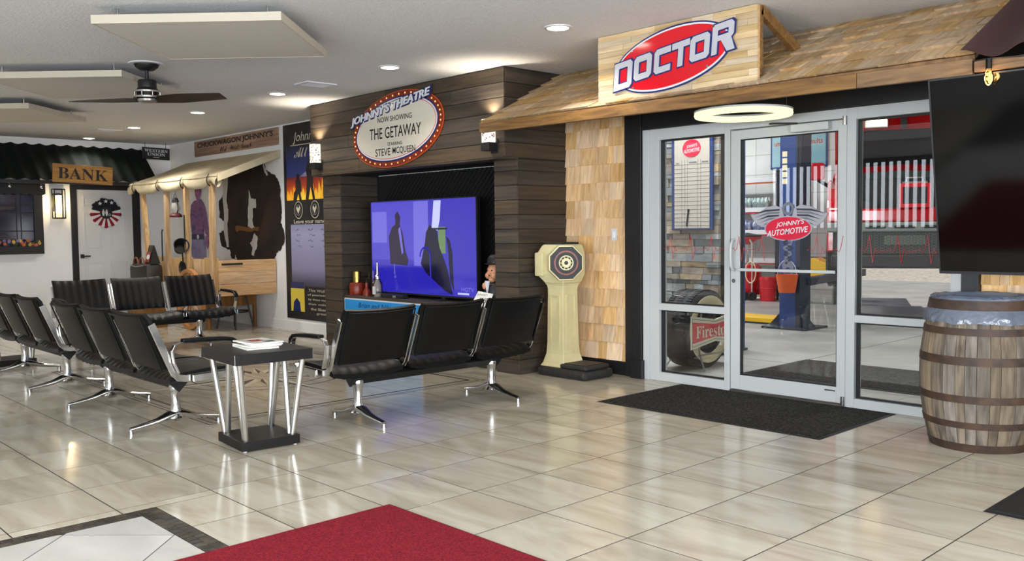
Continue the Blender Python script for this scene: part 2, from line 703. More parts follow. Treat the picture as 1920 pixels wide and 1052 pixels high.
def poly_area(pts):
    return abs(sum(a[0] * b[1] - b[0] * a[1] for a, b in zip(pts, pts[1:] + pts[:1]))) / 2


MX0, MY1 = 0.085, -1.78                # outer corner of the mosaic border
GAP = 0.0036


def rects_for(a, b):
    x0, x1 = a * TX, (a + 1) * TX
    y0, y1 = b * TY, min((b + 1) * TY, YD)
    if x1 <= MX0 or y0 >= MY1:
        return [(x0, x1, y0, y1)]
    out = []
    if x0 < MX0:
        out.append((x0, MX0, y0, y1))
    if y1 > MY1:
        out.append((max(x0, MX0), x1, max(y0, MY1), y1))
    return out


cells = []
for a in range(int(XB / TX) - 1, int(XE / TX) + 1):
    for b in range(-14, 7):
        for r in rects_for(a, b):
            if r[1] < XB + 0.05 or r[1] - r[0] < 0.02 or r[3] - r[2] < 0.02:
                continue
            c = [project((x, y, 0)) for x, y in ((r[0], r[2]), (r[1], r[2]), (r[1], r[3]), (r[0], r[3]))]
            ar = 0.0
            if all(c):
                q = [(min(max(u, 0), 1920), min(max(v, 0), 1052)) for u, v in c]
                ar = poly_area(q)
            cells.append((ar, r))
cells.sort(key=lambda t: -t[0])


def tile_mesh(w, h):
    bb = B().box(-w / 2 + GAP, w / 2 - GAP, -h / 2 + GAP, h / 2 - GAP, -0.006, 0.0)
    me = bb.mesh('tile', bevel=0.0004)
    me.materials.append(M['floor_tile'])
    return me


_tm = {}
shown = [c for c in cells[:296] if c[0] > 0]
rest = [c for c in cells if c not in shown]
for ar, r in shown:
    w, h = r[1] - r[0], r[3] - r[2]
    k = (round(w, 3), round(h, 3))
    if k not in _tm:
        _tm[k] = tile_mesh(w, h)
    t = obj('tile', _tm[k], None, floor)
    t.location = ((r[0] + r[1]) / 2, (r[2] + r[3]) / 2, 0)
far = B()
for ar, r in rest:
    far.box(r[0] + GAP, r[1] - GAP, r[2] + GAP, r[3] - GAP, -0.006, 0)
far.build('tile_field', 'floor_tile', floor, kind='stuff')

# mosaic border and the diagonal tiles inside it
stone_me = []
for k in range(5):
    s = random.uniform(0.88, 1.0)
    me = B().box(-0.0235 * s, 0.0235 * s, -0.0235, 0.0235, -0.006, 0.0006).mesh('mosaic_tile')
    me.materials.append(M['mosaic'])
    stone_me.append(me)


def mosaic(x, y):
    t = obj('mosaic_tile', random.choice(stone_me), None, floor)
    t.location = (x, y, 0)


for k in range(19):
    for row in range(2):
        xx = MX0 + 0.025 + k * 0.05 + (0.012 if row else 0)
        if xx < 1.0:
            mosaic(xx, MY1 - 0.027 - 0.05 * row)
        yy = MY1 - 0.125 - k * 0.05 - (0.012 if row else 0)
        mosaic(MX0 + 0.027 + 0.05 * row, yy)


def clip(poly, f):
    out = []
    for p, q in zip(poly, poly[1:] + poly[:1]):
        a, b = f(p), f(q)
        if a >= 0:
            out.append(p)
        if (a >= 0) != (b >= 0):
            t = a / (a - b)
            out.append((p[0] + (q[0] - p[0]) * t, p[1] + (q[1] - p[1]) * t))
    return out


IX0, IY1 = MX0 + 0.105, MY1 - 0.105
D2 = 0.7184
for i in range(-4, 4):
    for j in range(-3, 5):
        s0, s1 = -1.322 + (i - 1) * D2 + 0.004, -1.322 + i * D2 - 0.004      # x + y
        d0, d1 = 2.45 + j * D2 + 0.004, 2.45 + (j + 1) * D2 - 0.004          # x - y
        poly = [((s + d) / 2, (s - d) / 2) for s, d in ((s0, d0), (s1, d0), (s1, d1), (s0, d1))]
        for f in (lambda p: p[0] - IX0, lambda p: IY1 - p[1], lambda p: p[1] + 4.2, lambda p: 3.2 - p[0]):
            poly = clip(poly, f) if len(poly) > 2 else []
        if len(poly) > 2 and poly_area(poly) > 0.002:
            B().plate(poly, Frame((0, 0, 0), X, Y), -0.006, 0.0).build('diagonal_tile', 'pale_tile', floor)

# compass rose set into the floor between the benches
CX0, CX1, CY0, CY1 = -5.0, -1.66, -0.64, 1.78
bb = B()
for o, w in ((0.0, 0.028), (0.06, 0.010), (0.10, 0.010)):
    x0, x1, y0, y1 = CX0 - o, CX1 + o, CY0 - o, CY1 + o
    bb.box(x0, x1, y0, y0 + w, 0, 0.0009).box(x0, x1, y1 - w, y1, 0, 0.0009).box(x0, x0 + w, y0, y1, 0, 0.0009).box(x1 - w, x1, y0, y1, 0, 0.0009)
bb.build('inlay_border', 'inlay_dark', floor)
ccx, ccy = -3.3, 0.57
for k in range(16):
    a = k * pi / 8 + 0.02
    rr = (1.12, 0.55, 0.85, 0.55)[k % 4]
    wv = 0.10 if k % 2 == 0 else 0.05
    tip = (ccx + rr * cos(a), ccy + rr * sin(a))
    base = (ccx + 0.16 * cos(a), ccy + 0.16 * sin(a))
    for sgn, mm in ((1, 'inlay_light'), (-1, 'inlay_dark')):
        q = (ccx + 0.30 * cos(a + sgn * wv * 2.2), ccy + 0.30 * sin(a + sgn * wv * 2.2))
        B().plate([base, tip, q] if sgn < 0 else [base, q, tip], Frame((0, 0, 0), X, Y), 0.0, 0.0011).build('star_point', mm, floor)
for rr in (0.62, 0.78):
    B().ring(ellipse(rr, rr, 64, ccx, ccy), ellipse(rr - 0.014, rr - 0.014, 64, ccx, ccy), Frame((0, 0, 0), X, Y), 0.0, 0.0008).build('compass_ring', 'inlay_dark', floor)

# ================================================================== ceiling and walls
ceiling = B().box(XB - 0.2, XE + 0.2, YS - 0.2, YD + 0.2, CEIL, CEIL + 0.12).build('ceiling', 'ceiling_white', kind='structure')
B().box(XB - 0.2, XB, YS - 0.2, YD + 0.2, 0, CEIL).build('wall_west', 'wall_white', kind='structure')
B().box(XB, -1.6, YP, YD + 0.2, 0, CEIL).build('wall_poster', 'wall_white', kind='structure')
wd = B()
wd.box(-1.6, -0.70, YD, YD + 0.15, 0, CEIL).box(-0.70, 2.2, YD, YD + 0.15, 2.24, CEIL).box(2.2, XE, YD, YD + 0.15, 0, CEIL)
wd.build('wall_north', 'black_paint', kind='structure')
# south and east walls with street windows (behind the camera)
WINS = ((-4.85, -1.5, 1.3, 2.5), (0.6, 3.3, 0.75, 2.35), (4.0, 6.7, 0.75, 2.35))
ws = B()
xp = XB
for x0, x1, z0, z1 in WINS:
    ws.box(xp, x0, YS, YS + 0.12, 0, CEIL).box(x0, x1, YS, YS + 0.12, 0, z0).box(x0, x1, YS, YS + 0.12, z1, CEIL)
    xp = x1
ws.box(xp, XE, YS, YS + 0.12, 0, CEIL)
ws.build('wall_south', 'wall_white', kind='structure')
we = B().box(XE - 0.12, XE, YS, YD, 0, 0.8).box(XE - 0.12, XE, YS, YD, 2.4, CEIL)
for a, b in ((YS, -5.4), (-3.0, -2.0), (0.4, YD)):
    we.box(XE - 0.12, XE, a, b, 0.8, 2.4)
we.build('wall_east', 'wall_white', kind='structure')
mat('blind', '55585c', 0.7)
wi = 0
for x0, x1, z0, z1 in WINS:
    wi += 1
    win = structure('window_%d' % (wi + 2), ((x0 + x1) / 2, YS + 0.1, z0))
    B().box(x0 - 0.05, x1 + 0.05, YS + 0.13, YS + 0.18, z1 - 0.02, z1 + 0.05).build('blind_rail', 'blind', win)
    n = 24 if wi == 1 else 12
    for k in range(n):
        xx = x0 + (k + 0.5) * (x1 - x0) / n
        B().obox((xx, YS + 0.24, (z0 + z1) / 2), (0.040 if wi == 1 else 0.03, 0.002, (z1 - z0) / 2), Vector((1, 0.25, 0)).normalized(), Vector((-0.25, 1, 0)).normalized(), Z).build('slat', 'blind', win)

# baseboards
B().box(XB, -4.9, YP - 0.015, YP, 0, 0.13).build('baseboard_poster', 'wall_white', kind='structure')
B().box(XB, XB + 0.015, YS, 1.2, 0, 0.13).build('baseboard_west', 'wall_white', kind='structure')
B().box(-1.55, -0.77, YD - 0.03, YD, 0, 0.125).build('baseboard_north', 'black_trim', kind='structure', bevel=0.004)

# ================================================================== storefront
tr = structure('trim_1', (-0.67, YD, 0))
B().box(-0.775, -0.665, YD - 0.055, YD, 0, 2.42).build('outer_casing', 'black_trim', tr, bevel=0.004)
B().box(-0.665, -0.572, YD - 0.075, YD + 0.06, 0, 2.42).build('inner_casing', 'black_trim', tr, bevel=0.004)
B().box(-0.69, -0.55, YD - 0.095, YD, 0, 0.17).build('plinth_block', 'black_trim', tr, bevel=0.005)
tr = structure('trim_2', (2.2, YD, 0))
B().box(2.158, 2.27, YD - 0.055, YD + 0.06, 0, 2.42).build('outer_casing', 'black_trim', tr, bevel=0.004)
tr = structure('trim_3', (0.8, YD, 2.23))
B().box(-0.572, 2.158, YD - 0.055, YD + 0.02, 2.232, 2.42).build('head_casing', 'black_trim', tr, bevel=0.004)
B().box(-0.572, 2.158, YD - 0.07, YD - 0.055, 2.225, 2.25).build('bead', 'black_trim', tr)

FY0, FY1 = YD - 0.045, YD + 0.07


def frame_box(b, x0, x1, z0, z1, y0=FY0, y1=FY1):
    return b.box(x0, x1, y0, y1, z0, z1)


# fixed sidelight by the tire, window_1
w1 = structure('window_1', (-0.14, YD, 0))
frame_box(B(), -0.566, -0.50, 0, 2.222, FY0 - 0.012).build('jamb', 'white_metal', w1, bevel=0.003)
frame_box(B(), -0.50, -0.395, 0, 2.222).build('stile', 'white_metal', w1, bevel=0.003)
frame_box(B(), -0.395, 0.278, 2.125, 2.222).build('head_rail', 'white_metal', w1, bevel=0.003)
frame_box(B(), -0.395, 0.278, 0.632, 0.692).build('mid_rail', 'white_metal', w1, bevel=0.003)
frame_box(B(), -0.395, 0.278, 0.0, 0.078).build('sill_rail', 'white_metal', w1, bevel=0.003)
frame_box(B(), 0.278, 0.329, 0.0, 2.222).build('mullion', 'white_metal', w1, bevel=0.003)
for z0, z1 in ((0.078, 0.632), (0.692, 2.125)):
    g = B()
    for q in ((-0.395, -0.383, z0, z1), (0.268, 0.278, z0, z1), (-0.383, 0.268, z0, z0 + 0.01), (-0.383, 0.268, z1 - 0.012, z1)):
        g.box(q[0], q[1], YD - 0.012, YD + 0.032, q[2], q[3])
    g.build('gasket', 'gasket', w1)
    B().box(-0.385, 0.27, YD + 0.006, YD + 0.012, z0 + 0.005, z1 - 0.005).build('pane', 'glass', w1)

# sidelight by the barrel, window_2
w2 = structure('window_2', (1.76, YD, 0))
frame_box(B(), 1.335, 1.405, 0.0, 2.222).build('mullion', 'white_metal', w2, bevel=0.003)
frame_box(B(), 1.405, 2.085, 2.135, 2.222).build('head_rail', 'white_metal', w2, bevel=0.003)
frame_box(B(), 1.405, 2.085, 0.64, 0.695).build('mid_rail', 'white_metal', w2, bevel=0.003)
frame_box(B(), 1.405, 2.085, 0.0, 0.07).build('sill_rail', 'white_metal', w2, bevel=0.003)
frame_box(B(), 2.085, 2.158, 0.0, 2.222).build('jamb', 'white_metal', w2, bevel=0.003)
for z0, z1 in ((0.07, 0.64), (0.695, 2.135)):
    g = B()
    for q in ((1.405, 1.418, z0, z1), (2.075, 2.085, z0, z1), (1.418, 2.075, z0, z0 + 0.01), (1.418, 2.075, z1 - 0.012, z1)):
        g.box(q[0], q[1], YD - 0.012, YD + 0.032, q[2], q[3])
    g.build('gasket', 'gasket', w2)
    B().box(1.415, 2.077, YD + 0.006, YD + 0.012, z0 + 0.005, z1 - 0.005).build('pane', 'glass', w2)

# the door, door_1
d1 = structure('door_1', (0.83, YD, 0))
frame_box(B(), 0.329, 1.335, 2.15, 2.222).build('frame_head', 'white_metal', d1, bevel=0.003)
B().box(0.329, 1.335, FY0, FY1, 0.0, 0.012).build('threshold', 'brushed', d1)
DY0, DY1 = YD - 0.038, YD + 0.008
B().box(0.335, 0.422, DY0, DY1, 0.02, 2.14).build('stile', 'white_metal', d1, bevel=0.003)
B().box(1.262, 1.33, DY0, DY1, 0.02, 2.14).build('stile', 'white_metal', d1, bevel=0.003)
B().box(0.422, 1.262, DY0, DY1, 2.065, 2.14).build('top_rail', 'white_metal', d1, bevel=0.003)
B().box(0.422, 1.262, DY0, DY1, 0.02, 0.14).build('bottom_rail', 'white_metal', d1, bevel=0.003)
g = B()
for q in ((0.422, 0.432, 0.14, 2.065), (1.254, 1.262, 0.14, 2.065), (0.432, 1.254, 0.14, 0.146), (0.432, 1.254, 2.058, 2.065)):
    g.box(q[0], q[1], DY0 + 0.01, DY1 - 0.005, q[2], q[3])
g.build('gasket', 'gasket', d1)
B().box(0.428, 1.258, DY0 + 0.02, DY0 + 0.026, 0.143, 2.062).build('pane', 'glass', d1)
h = []
for k in range(9):
    a = pi * k / 8
    h.append((0.375, DY0 - 0.065 * sin(a) ** 0.5 if 0 < k < 8 else DY0, 1.13 + 0.125 * cos(a)))
B().tube(h, 0.013, 10).build('pull_handle', 'white_metal', d1, smooth=True)
B().box(0.422, 1.262, DY0 - 0.045, DY0 - 0.02, 0.998, 1.022).build('push_bar', 'white_metal', d1, bevel=0.005)
B().cyl((0.366, DY0 - 0.006, 0.915), (0.366, DY0, 0.915), 0.017, seg=16).build('lock_cylinder', 'steel', d1, smooth=True)
cl = B().box(0.905, 1.215, DY0 - 0.065, DY0, 2.075, 2.135).build('door_closer', 'white_metal', d1, bevel=0.006)
B().tube([(0.96, DY0 - 0.05, 2.142), (0.80, DY0 - 0.13, 2.15), (0.70, DY0 - 0.015, 2.165)], 0.007, 6).build('closer_arm', 'dark_metal', cl)
for z0, z1 in ((0.012, 0.075), (2.10, 2.165)):
    B().cyl((1.322, DY0 - 0.012, z0), (1.322, DY0 - 0.012, z1), 0.017, seg=14).build('pivot_hinge', 'steel', d1, smooth=True)
B().box(1.17, 1.255, DY0 - 0.0015, DY0, 0.105, 0.115).build('maker_plate', 'steel', d1)

# printed emblem on the glass
EF = Frame((0.845, DY0 + 0.017, 1.36), X, Z)
mat('decal_grey', '6f6f7a', 0.5)
mat('decal_dark', '33333d', 0.5)
mat('decal_line', 'a4a4ac', 0.5)
mat('decal_red', 'd3123a', 0.4)
mat('pulse_red', 'c4202c', 0.5)
dec = B().ring(ellipse(0.052, 0.052, 24, 0, 0.135), ellipse(0.03, 0.03, 24, 0, 0.135), EF, 0, 0.001).build('emblem', 'decal_grey', d1)
for sg in (-1, 1):
    outline = [(0.03, 0.06), (0.055, 0.14), (0.11, 0.165), (0.19, 0.15), (0.27, 0.105), (0.335, 0.095), (0.30, 0.04), (0.245, 0.0), (0.17, -0.015), (0.09, 0.0)]
    pl = [(sg * x, y) for x, y in outline]
    B().plate(pl if sg > 0 else pl[::-1], EF, 0, 0.0008).build('wing', 'decal_line', dec)
    for k in range(5):
        t = k / 4
        x1_, y1_ = 0.325 - 0.10 * t, 0.09 - 0.085 * t
        x0_, y0_ = 0.07 + 0.01 * t, 0.135 - 0.09 * t
        mxx, myy = (x0_ + x1_) / 2, (y0_ + y1_) / 2 + 0.018
        f = [(x0_, y0_), (mxx, myy), (x1_, y1_), (mxx, myy - 0.016), (x0_ + 0.005, y0_ - 0.014)]
        f = [(sg * x, y) for x, y in f]
        B().plate(f[::-1] if sg > 0 else f, EF, 0.0008, 0.0016).build('feather', 'decal_grey' if k % 2 else 'decal_dark', dec)
B().plate(ellipse(0.205, 0.098, 40, 0, -0.02), EF, 0.0012, 0.002).build('oval_edge', 'decal_line', dec)
B().plate(ellipse(0.195, 0.09, 40, 0, -0.02), EF, 0.002, 0.0028).build('oval', 'decal_red', dec)
RF = Frame((0.845, DY0 + 0.017, 1.36), X, Z, 0.10)
text('lettering', "JOHNNY'S", RF, 0.02, 0.015, 0.25, 0.046, 'sign_white', dec, 0.0028, 0.0034, shear=0.3, bold=0.02)
text('lettering', 'AUTOMOTIVE', RF, -0.01, -0.042, 0.36, 0.046, 'sign_white', dec, 0.0028, 0.0034, shear=0.3, bold=0.02)
for sg in (0, pi):
    pts = [EF.p(0.042 * (1 - 0.5 * t / 12) * sin(t * 1.15 + sg), -0.11 - 0.0155 * t, 0.001) for t in range(13)]
    B().tube(pts, 0.011, 6, flat=0.15, up=-Y).build('twisted_shank', 'decal_dark' if sg else 'decal_grey', dec)
B().plate([(-0.05, -0.30), (-0.042, -0.345), (-0.025, -0.385), (-0.02, -0.335), (0, -0.32), (0.02, -0.335), (0.03, -0.39), (0.05, -0.345), (0.05, -0.30), (0.02, -0.265), (-0.02, -0.265)][::-1], EF, 0, 0.001).build('wrench_jaw', 'decal_grey', dec)


def pulse(x0, x1, parent, y, period=0.21):
    pts = []
    x = x0
    z = 1.172
    while x < x1:
        for dx, dz in ((0, 0), (0.03, 0.012), (0.045, -0.012), (0.06, 0.012), (0.08, 0.11), (0.105, -0.09), (0.125, 0.02), (0.14, -0.02), (0.155, 0.0)):
            if x + dx < x1:
                pts.append((x + dx, y, z + dz))
        x += period
    B().tube(pts, 0.0021, 5).build('heartbeat_line', 'pulse_red', parent)


pulse(-0.385, 0.27, w1, YD + 0.004)
pulse(0.335, 0.66, d1, DY0 - 0.002)
pulse(1.02, 1.33, d1, DY0 - 0.002)
pulse(1.41, 2.08, w2, YD + 0.004)

# ================================================================== cedar shingles on the door wall
sw = structure('wall_shingles', (-1.16, YD, 0.13), None)
sw.name = 'wall_cladding'
rnd = random.Random(3)


def shingle_wall(parent, x0, x1, z0, z1, pitch=0.166, y=YD):
    row = 0
    z = z0
    while z < z1:
        x = x0
        zt = min(z + pitch + 0.012, z1)
        while x < x1 - 0.004:
            w = rnd.choice((0.06, 0.085, 0.11, 0.14, 0.16, 0.19))
            xe = min(x + w, x1)
            if x1 - xe < 0.03:
                xe = x1
            dz = rnd.uniform(-0.004, 0.004)
            th = rnd.uniform(0.018, 0.030)
            zb = max(z + dz, z0)
            g = 0.0012
            b = B()
            b._faces([(x + g, y, zb), (xe - g, y, zb), (xe - g, y - th, zb), (x + g, y - th, zb),
                      (x + g, y, zt), (xe - g, y, zt), (xe - g, y - 0.005, zt), (x + g, y - 0.005, zt)],
                     [(0, 1, 2, 3), (4, 7, 6, 5), (0, 4, 5, 1), (2, 6, 7, 3), (1, 5, 6, 2), (0, 3, 7, 4)])
            b.build('shingle', 'shingle', parent)
            x = xe
        z += pitch
        row += 1


shingle_wall(sw, -1.545, -0.777, 0.128, 2.40)
sw2 = structure('wall_cladding', (2.9, YD, 0.13), None)
shingle_wall(sw2, 2.272, 3.75, 0.62, 1.45)
B().box(-0.953, -0.895, YD - 0.03, YD - 0.018, 1.245, 1.355).build('switch_plate_stub', 'sign_white')
sp = bpy.data.objects['switch_plate_stub']
sp.name = 'light_switch'
tag(sp, 'white rocker light switch on the cedar shingles beside the door', 'switch')
B().box(-0.938, -0.91, YD - 0.036, YD - 0.03, 1.27, 1.33).build('rocker', 'lens_white', sp, bevel=0.002)
# ================================================================== cedar porch roof over the door
RX0, RX1, RY0, RY1, RZ0, RZ1 = -1.535, 2.60, 1.85, 2.89, 2.300, 2.838
roof = thing('porch_roof', 'cedar shingle porch roof with stained fascia above the glass door', 'roof', (0.5, RY0, RZ0))
sl = Vector((0, RY1 - RY0, RZ1 - RZ0))
slen = sl.length
sl.normalize()
sn = Vector((0, -sl.z, sl.y))
b = B()
b._faces([(x, RY0 + dy, RZ0 + dz - t) for x in (RX0, RX1) for t in (0.004, 0.03) for dy, dz in ((0, 0), (RY1 - RY0, RZ1 - RZ0))],
         [(0, 1, 3, 2), (4, 6, 7, 5), (0, 4, 5, 1), (2, 3, 7, 6), (0, 2, 6, 4), (1, 5, 7, 3)])
b.build('deck', 'pine_dark', roof)
rnd = random.Random(11)
rows = 7
pitch = slen / rows
for r in range(rows):
    s0 = r * pitch - (0.02 if r == 0 else 0.0)
    x = RX0 + rnd.uniform(-0.01, 0.01)
    while x < RX1 - 0.004:
        w = rnd.choice((0.08, 0.10, 0.13, 0.15, 0.18, 0.21))
        xe = min(x + w, RX1)
        if RX1 - xe < 0.03:
            xe = RX1
        j = rnd.uniform(-0.008, 0.008)
        th = rnd.uniform(0.018, 0.032)
        a0 = Vector((0, RY0, RZ0)) + sl * (s0 + j)
        a1 = Vector((0, RY0, RZ0)) + sl * min(s0 + pitch * 1.25, slen - 0.002)
        b = B()
        pts = []
        for xx in (x + 0.0015, xe - 0.0015):
            for p, lo, hi in ((a0, 0.002, th), (a1, 0.002, 0.008)):
                pts += [Vector((xx, 0, 0)) + p + sn * lo + (sl * 0.022 if p is a0 else Vector((0, 0, 0))), Vector((xx, 0, 0)) + p + sn * hi]
        b._faces(pts, [(0, 1, 3, 2), (4, 6, 7, 5), (0, 4, 5, 1), (2, 3, 7, 6), (0, 2, 6, 4), (1, 5, 7, 3)])
        b.build('shingle', 'roof_shingle', roof)
        x = xe
for xa, xb, za, zb in ((RX0, 1.93, 2.215, 2.190), (1.933, RX1, 2.190, 2.183)):
    b = B()
    b._faces([(x, y, z) for x, z0 in ((xa, za), (xb, zb)) for y in (RY0 - 0.032, RY0 + 0.006) for z in (z0, z0 + 0.088)],
             [(0, 1, 3, 2), (4, 6, 7, 5), (0, 4, 5, 1), (2, 3, 7, 6), (0, 2, 6, 4), (1, 5, 7, 3)])
    b.build('fascia', 'beam_wood', roof, bevel=0.004)

# block-wood panel standing on the roof, with its braces
PX0, PX1, PZ0, PZ1, PYF = -0.195, 1.212, 2.335, 2.838, 1.90
panel = thing('sign_panel', 'panel of pale wood blocks standing on the cedar roof behind the red oval', 'panel', ((PX0 + PX1) / 2, PYF, PZ0))
B().box(PX0, PX1, PYF, PYF + 0.015, PZ0, PZ1).build('backing', 'pine', panel)
rnd = random.Random(5)
nr = 12
for r in range(nr):
    z0 = PZ0 + r * (PZ1 - PZ0) / nr
    z1 = PZ0 + (r + 1) * (PZ1 - PZ0) / nr
    x = PX0
    while x < PX1 - 0.01:
        w = rnd.choice((0.18, 0.25, 0.33, 0.42, 0.55))
        xe = min(x + w, PX1)
        if PX1 - xe < 0.06:
            xe = PX1
        B().box(x + 0.0008, xe - 0.0008, PYF - 0.016 - rnd.uniform(0, 0.003), PYF, z0 + 0.0006, z1 - 0.0006).build('block', 'block_wood', panel)
        x = xe
for xx in (PX0 + 0.0, PX1 - 0.04):
    B().box(xx, xx + 0.04, PYF + 0.015, PYF + 0.055, PZ0 + 0.04, PZ1).build('post', 'beam_wood', panel)
    dirv = Vector((0, 2.44 - 1.945, 2.60 - 2.815))
    c = Vector((xx + 0.02, (2.44 + 1.945) / 2, (2.60 + 2.815) / 2))
    dn = dirv.normalized()
    B().obox(c, (0.02, dirv.length / 2, 0.036), X, dn, X.cross(dn)).build('brace', 'beam_wood', panel)

# red oval sign
doc = thing('doctor_sign', 'red oval sign reading DOCTOR in slanted white letters', 'sign', (0.505, PYF - 0.04, 2.58))
DF = Frame((0.505, PYF - 0.022, 2.582), X, Z, 0.135)
B().plate(ellipse(0.525, 0.222, 64), DF, 0.0, 0.008).build('blue_edge', 'sign_blue', doc)
B().plate(ellipse(0.513, 0.210, 64), DF, 0.008, 0.011).build('white_edge', 'sign_white', doc)
B().plate(ellipse(0.500, 0.197, 64), DF, 0.011, 0.014).build('oval', 'sign_red', doc)


def block_letter(ch, x, w, h, t, sh):
    """slanted squared letters: list of polygons (outer, holes as strips)"""
    def q(px, py):
        return (x + px + sh * py, py - h / 2)
    P = []
    c = 0.022
    if ch in 'DO':
        P.append([q(0, 0), q(w - c, 0), q(w, c), q(w, h - c), q(w - c, h), q(0, h), q(0, h - t), q(w - t, h - t), q(w - t, t), q(0, t)] if ch == 'D' else
                 [q(c, 0), q(w - c, 0), q(w, c), q(w, h - c), q(w - c, h), q(c, h), q(0, h - c), q(0, h - t), q(w - t, h - t), q(w - t, t), q(0, t), q(0, c)])
        P.append([q(0, t), q(t, t), q(t, h - t), q(0, h - t)])
    elif ch == 'C':
        P.append([q(c, 0), q(w, 0), q(w, t), q(t, t), q(t, h - t), q(w, h - t), q(w, h), q(c, h), q(0, h - c), q(0, c)])
    elif ch == 'T':
        m = (w - t) / 2
        P.append([q(m, 0), q(m + t, 0), q(m + t, h - t), q(w, h - t), q(w, h), q(0, h), q(0, h - t), q(m, h - t)])
    elif ch == 'R':
        P.append([q(t, h * 0.42), q(t, h * 0.42 + t * 0.8), q(w - t, h * 0.42 + t * 0.8), q(w - t, h - t), q(t, h - t), q(t, h), q(w - c, h), q(w, h - c), q(w, h * 0.42 + c), q(w - c, h * 0.42)])
        P.append([q(0, 0), q(t, 0), q(t, h), q(0, h)])
        P.append([q(w * 0.42, h * 0.42), q(w - t * 1.1, 0), q(w + t * 0.35, 0), q(w - t * 0.4, h * 0.42)])
    return P


def outlined(frm, letters, h, t, sh, parent, d):
    for grow, mm, dd in ((0.010, 'sign_blue', d), (0.0, 'letter_grey', d + 0.004)):
        for ch, x, w, dy, hh in letters:
            bb = B()
            for poly in block_letter(ch, x - grow, w + 2 * grow, hh + 2 * grow, t + 2 * grow, sh):
                pl = [(a, b_ + dy) for a, b_ in poly]
                bb.plate(pl, frm, dd - 0.003, dd)
            bb.build('letter', mm, parent)


outlined(DF, [('D', -0.545, 0.175, -0.012, 0.20), ('O', -0.345, 0.165, 0, 0.172), ('C', -0.155, 0.15, 0, 0.172), ('T', 0.005, 0.155, 0, 0.172), ('O', 0.165, 0.165, 0, 0.172), ('R', 0.35, 0.175, 0.012, 0.20)], 0.17, 0.044, 0.22, doc, 0.018)
for a in (0.62, 2.3, 3.9, 5.4):
    B().cyl(DF.p(0.488 * cos(a), 0.19 * sin(a), 0.012), DF.p(0.488 * cos(a), 0.19 * sin(a), 0.022), 0.009, seg=10).build('screw', 'steel', doc, smooth=True)

# ring pendant in front of the door head
glow('ring_glow', 'fff0bc', 1.25)
ringl = thing('ring_pendant', 'glowing ring pendant lamp hanging under the cedar roof edge', 'lamp', (0.80, 2.36, 2.19))
cen = Vector((0.80, 2.36, 2.185))
B().lathe([(0.350, -0.017), (0.356, 0.0), (0.350, 0.017), (0.272, 0.017), (0.272, -0.017), (0.350, -0.017)], cen, 56).build('diffuser_ring', 'ring_glow', ringl, smooth=True)
B().lathe([(0.356, 0.018), (0.356, 0.030), (0.268, 0.030), (0.268, 0.018), (0.356, 0.018)], cen, 56).build('metal_ring', 'white_metal', ringl)
for a in (0.4, 2.5, 4.6):
    B().cyl(cen + Vector((0.31 * cos(a), 0.31 * sin(a), 0.03)), (cen.x + 0.30 * cos(a), cen.y + 0.30 * sin(a), RZ0 + (cen.y + 0.30 * sin(a) - RY0) * (RZ1 - RZ0) / (RY1 - RY0) - 0.029), 0.0025, seg=6).build('wire', 'steel', ringl)

# ================================================================== theatre alcove
th = thing('theatre_alcove', 'dark shiplap theatre alcove built around the wall television', 'alcove', (-3.2, 2.5, 0))
HX0, HX1, HY0, HY1, HZ0 = -4.90, -1.547, 2.13, 2.83, 2.02
CFY = 2.281
PH = 0.136
rnd = random.Random(9)


def plank_x(x0, x1, y, z0, z1):
    B().box(x0 + 0.0015, x1 - 0.0015, y, y + 0.018, z0 + 0.0035, z1 - 0.0035).build('plank', 'theatre_wood_x', th, bevel=0.0015)


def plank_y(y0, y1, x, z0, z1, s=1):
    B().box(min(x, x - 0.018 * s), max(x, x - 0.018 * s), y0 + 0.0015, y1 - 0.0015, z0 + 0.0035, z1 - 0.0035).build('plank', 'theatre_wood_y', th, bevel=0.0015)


core = B()
core.box(HX0 + 0.004, HX1 - 0.005, HY0 + 0.005, YD - 0.002, HZ0, CEIL - 0.002)
core.box(HX0 + 0.004, -4.535, CFY + 0.005, HY1, 0, HZ0).box(-1.855, HX1 - 0.005, CFY + 0.005, YD - 0.002, 0, HZ0)
core.build('core', 'black_paint', th)
z = HZ0
k = 0
while z < CEIL - 0.01:
    z1 = min(z + PH, CEIL - 0.001)
    cut = (-3.9, -2.55, -4.1, -2.9, -2.3, -3.4)[k % 6]
    plank_x(HX0, cut, HY0, z, z1)
    plank_x(cut, HX1, HY0, z, z1)
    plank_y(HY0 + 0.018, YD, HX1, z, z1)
    z += PH
    k += 1
B().box(HX0, HX1, HY0, CFY + 0.02, HZ0 - 0.012, HZ0).build('header_soffit', 'theatre_wood_x', th)
z = 0.0
zs = []
while z < HZ0 - 0.02:
    zs.append((z, min(z + PH, HZ0 - 0.012)))
    z += PH
for z0, z1 in zs:
    plank_x(-1.86, HX1, CFY, z0, z1)
    plank_x(HX0, -4.53, CFY, z0, z1)
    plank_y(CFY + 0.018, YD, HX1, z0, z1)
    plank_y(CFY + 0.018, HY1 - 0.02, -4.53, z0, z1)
# shelf base with front boards
SZ = 0.615
for z0, z1 in zs:
    if z1 <= 0.5:
        plank_x(-4.53, -1.86, CFY + 0.05, z0, z1)
plank_x(-4.53, -1.86, CFY + 0.05, zs[3][1], SZ - 0.03)
B().box(-4.53, -1.86, CFY + 0.03, HY1 - 0.001, SZ - 0.03, SZ).build('shelf', 'theatre_wood_x', th, bevel=0.003)
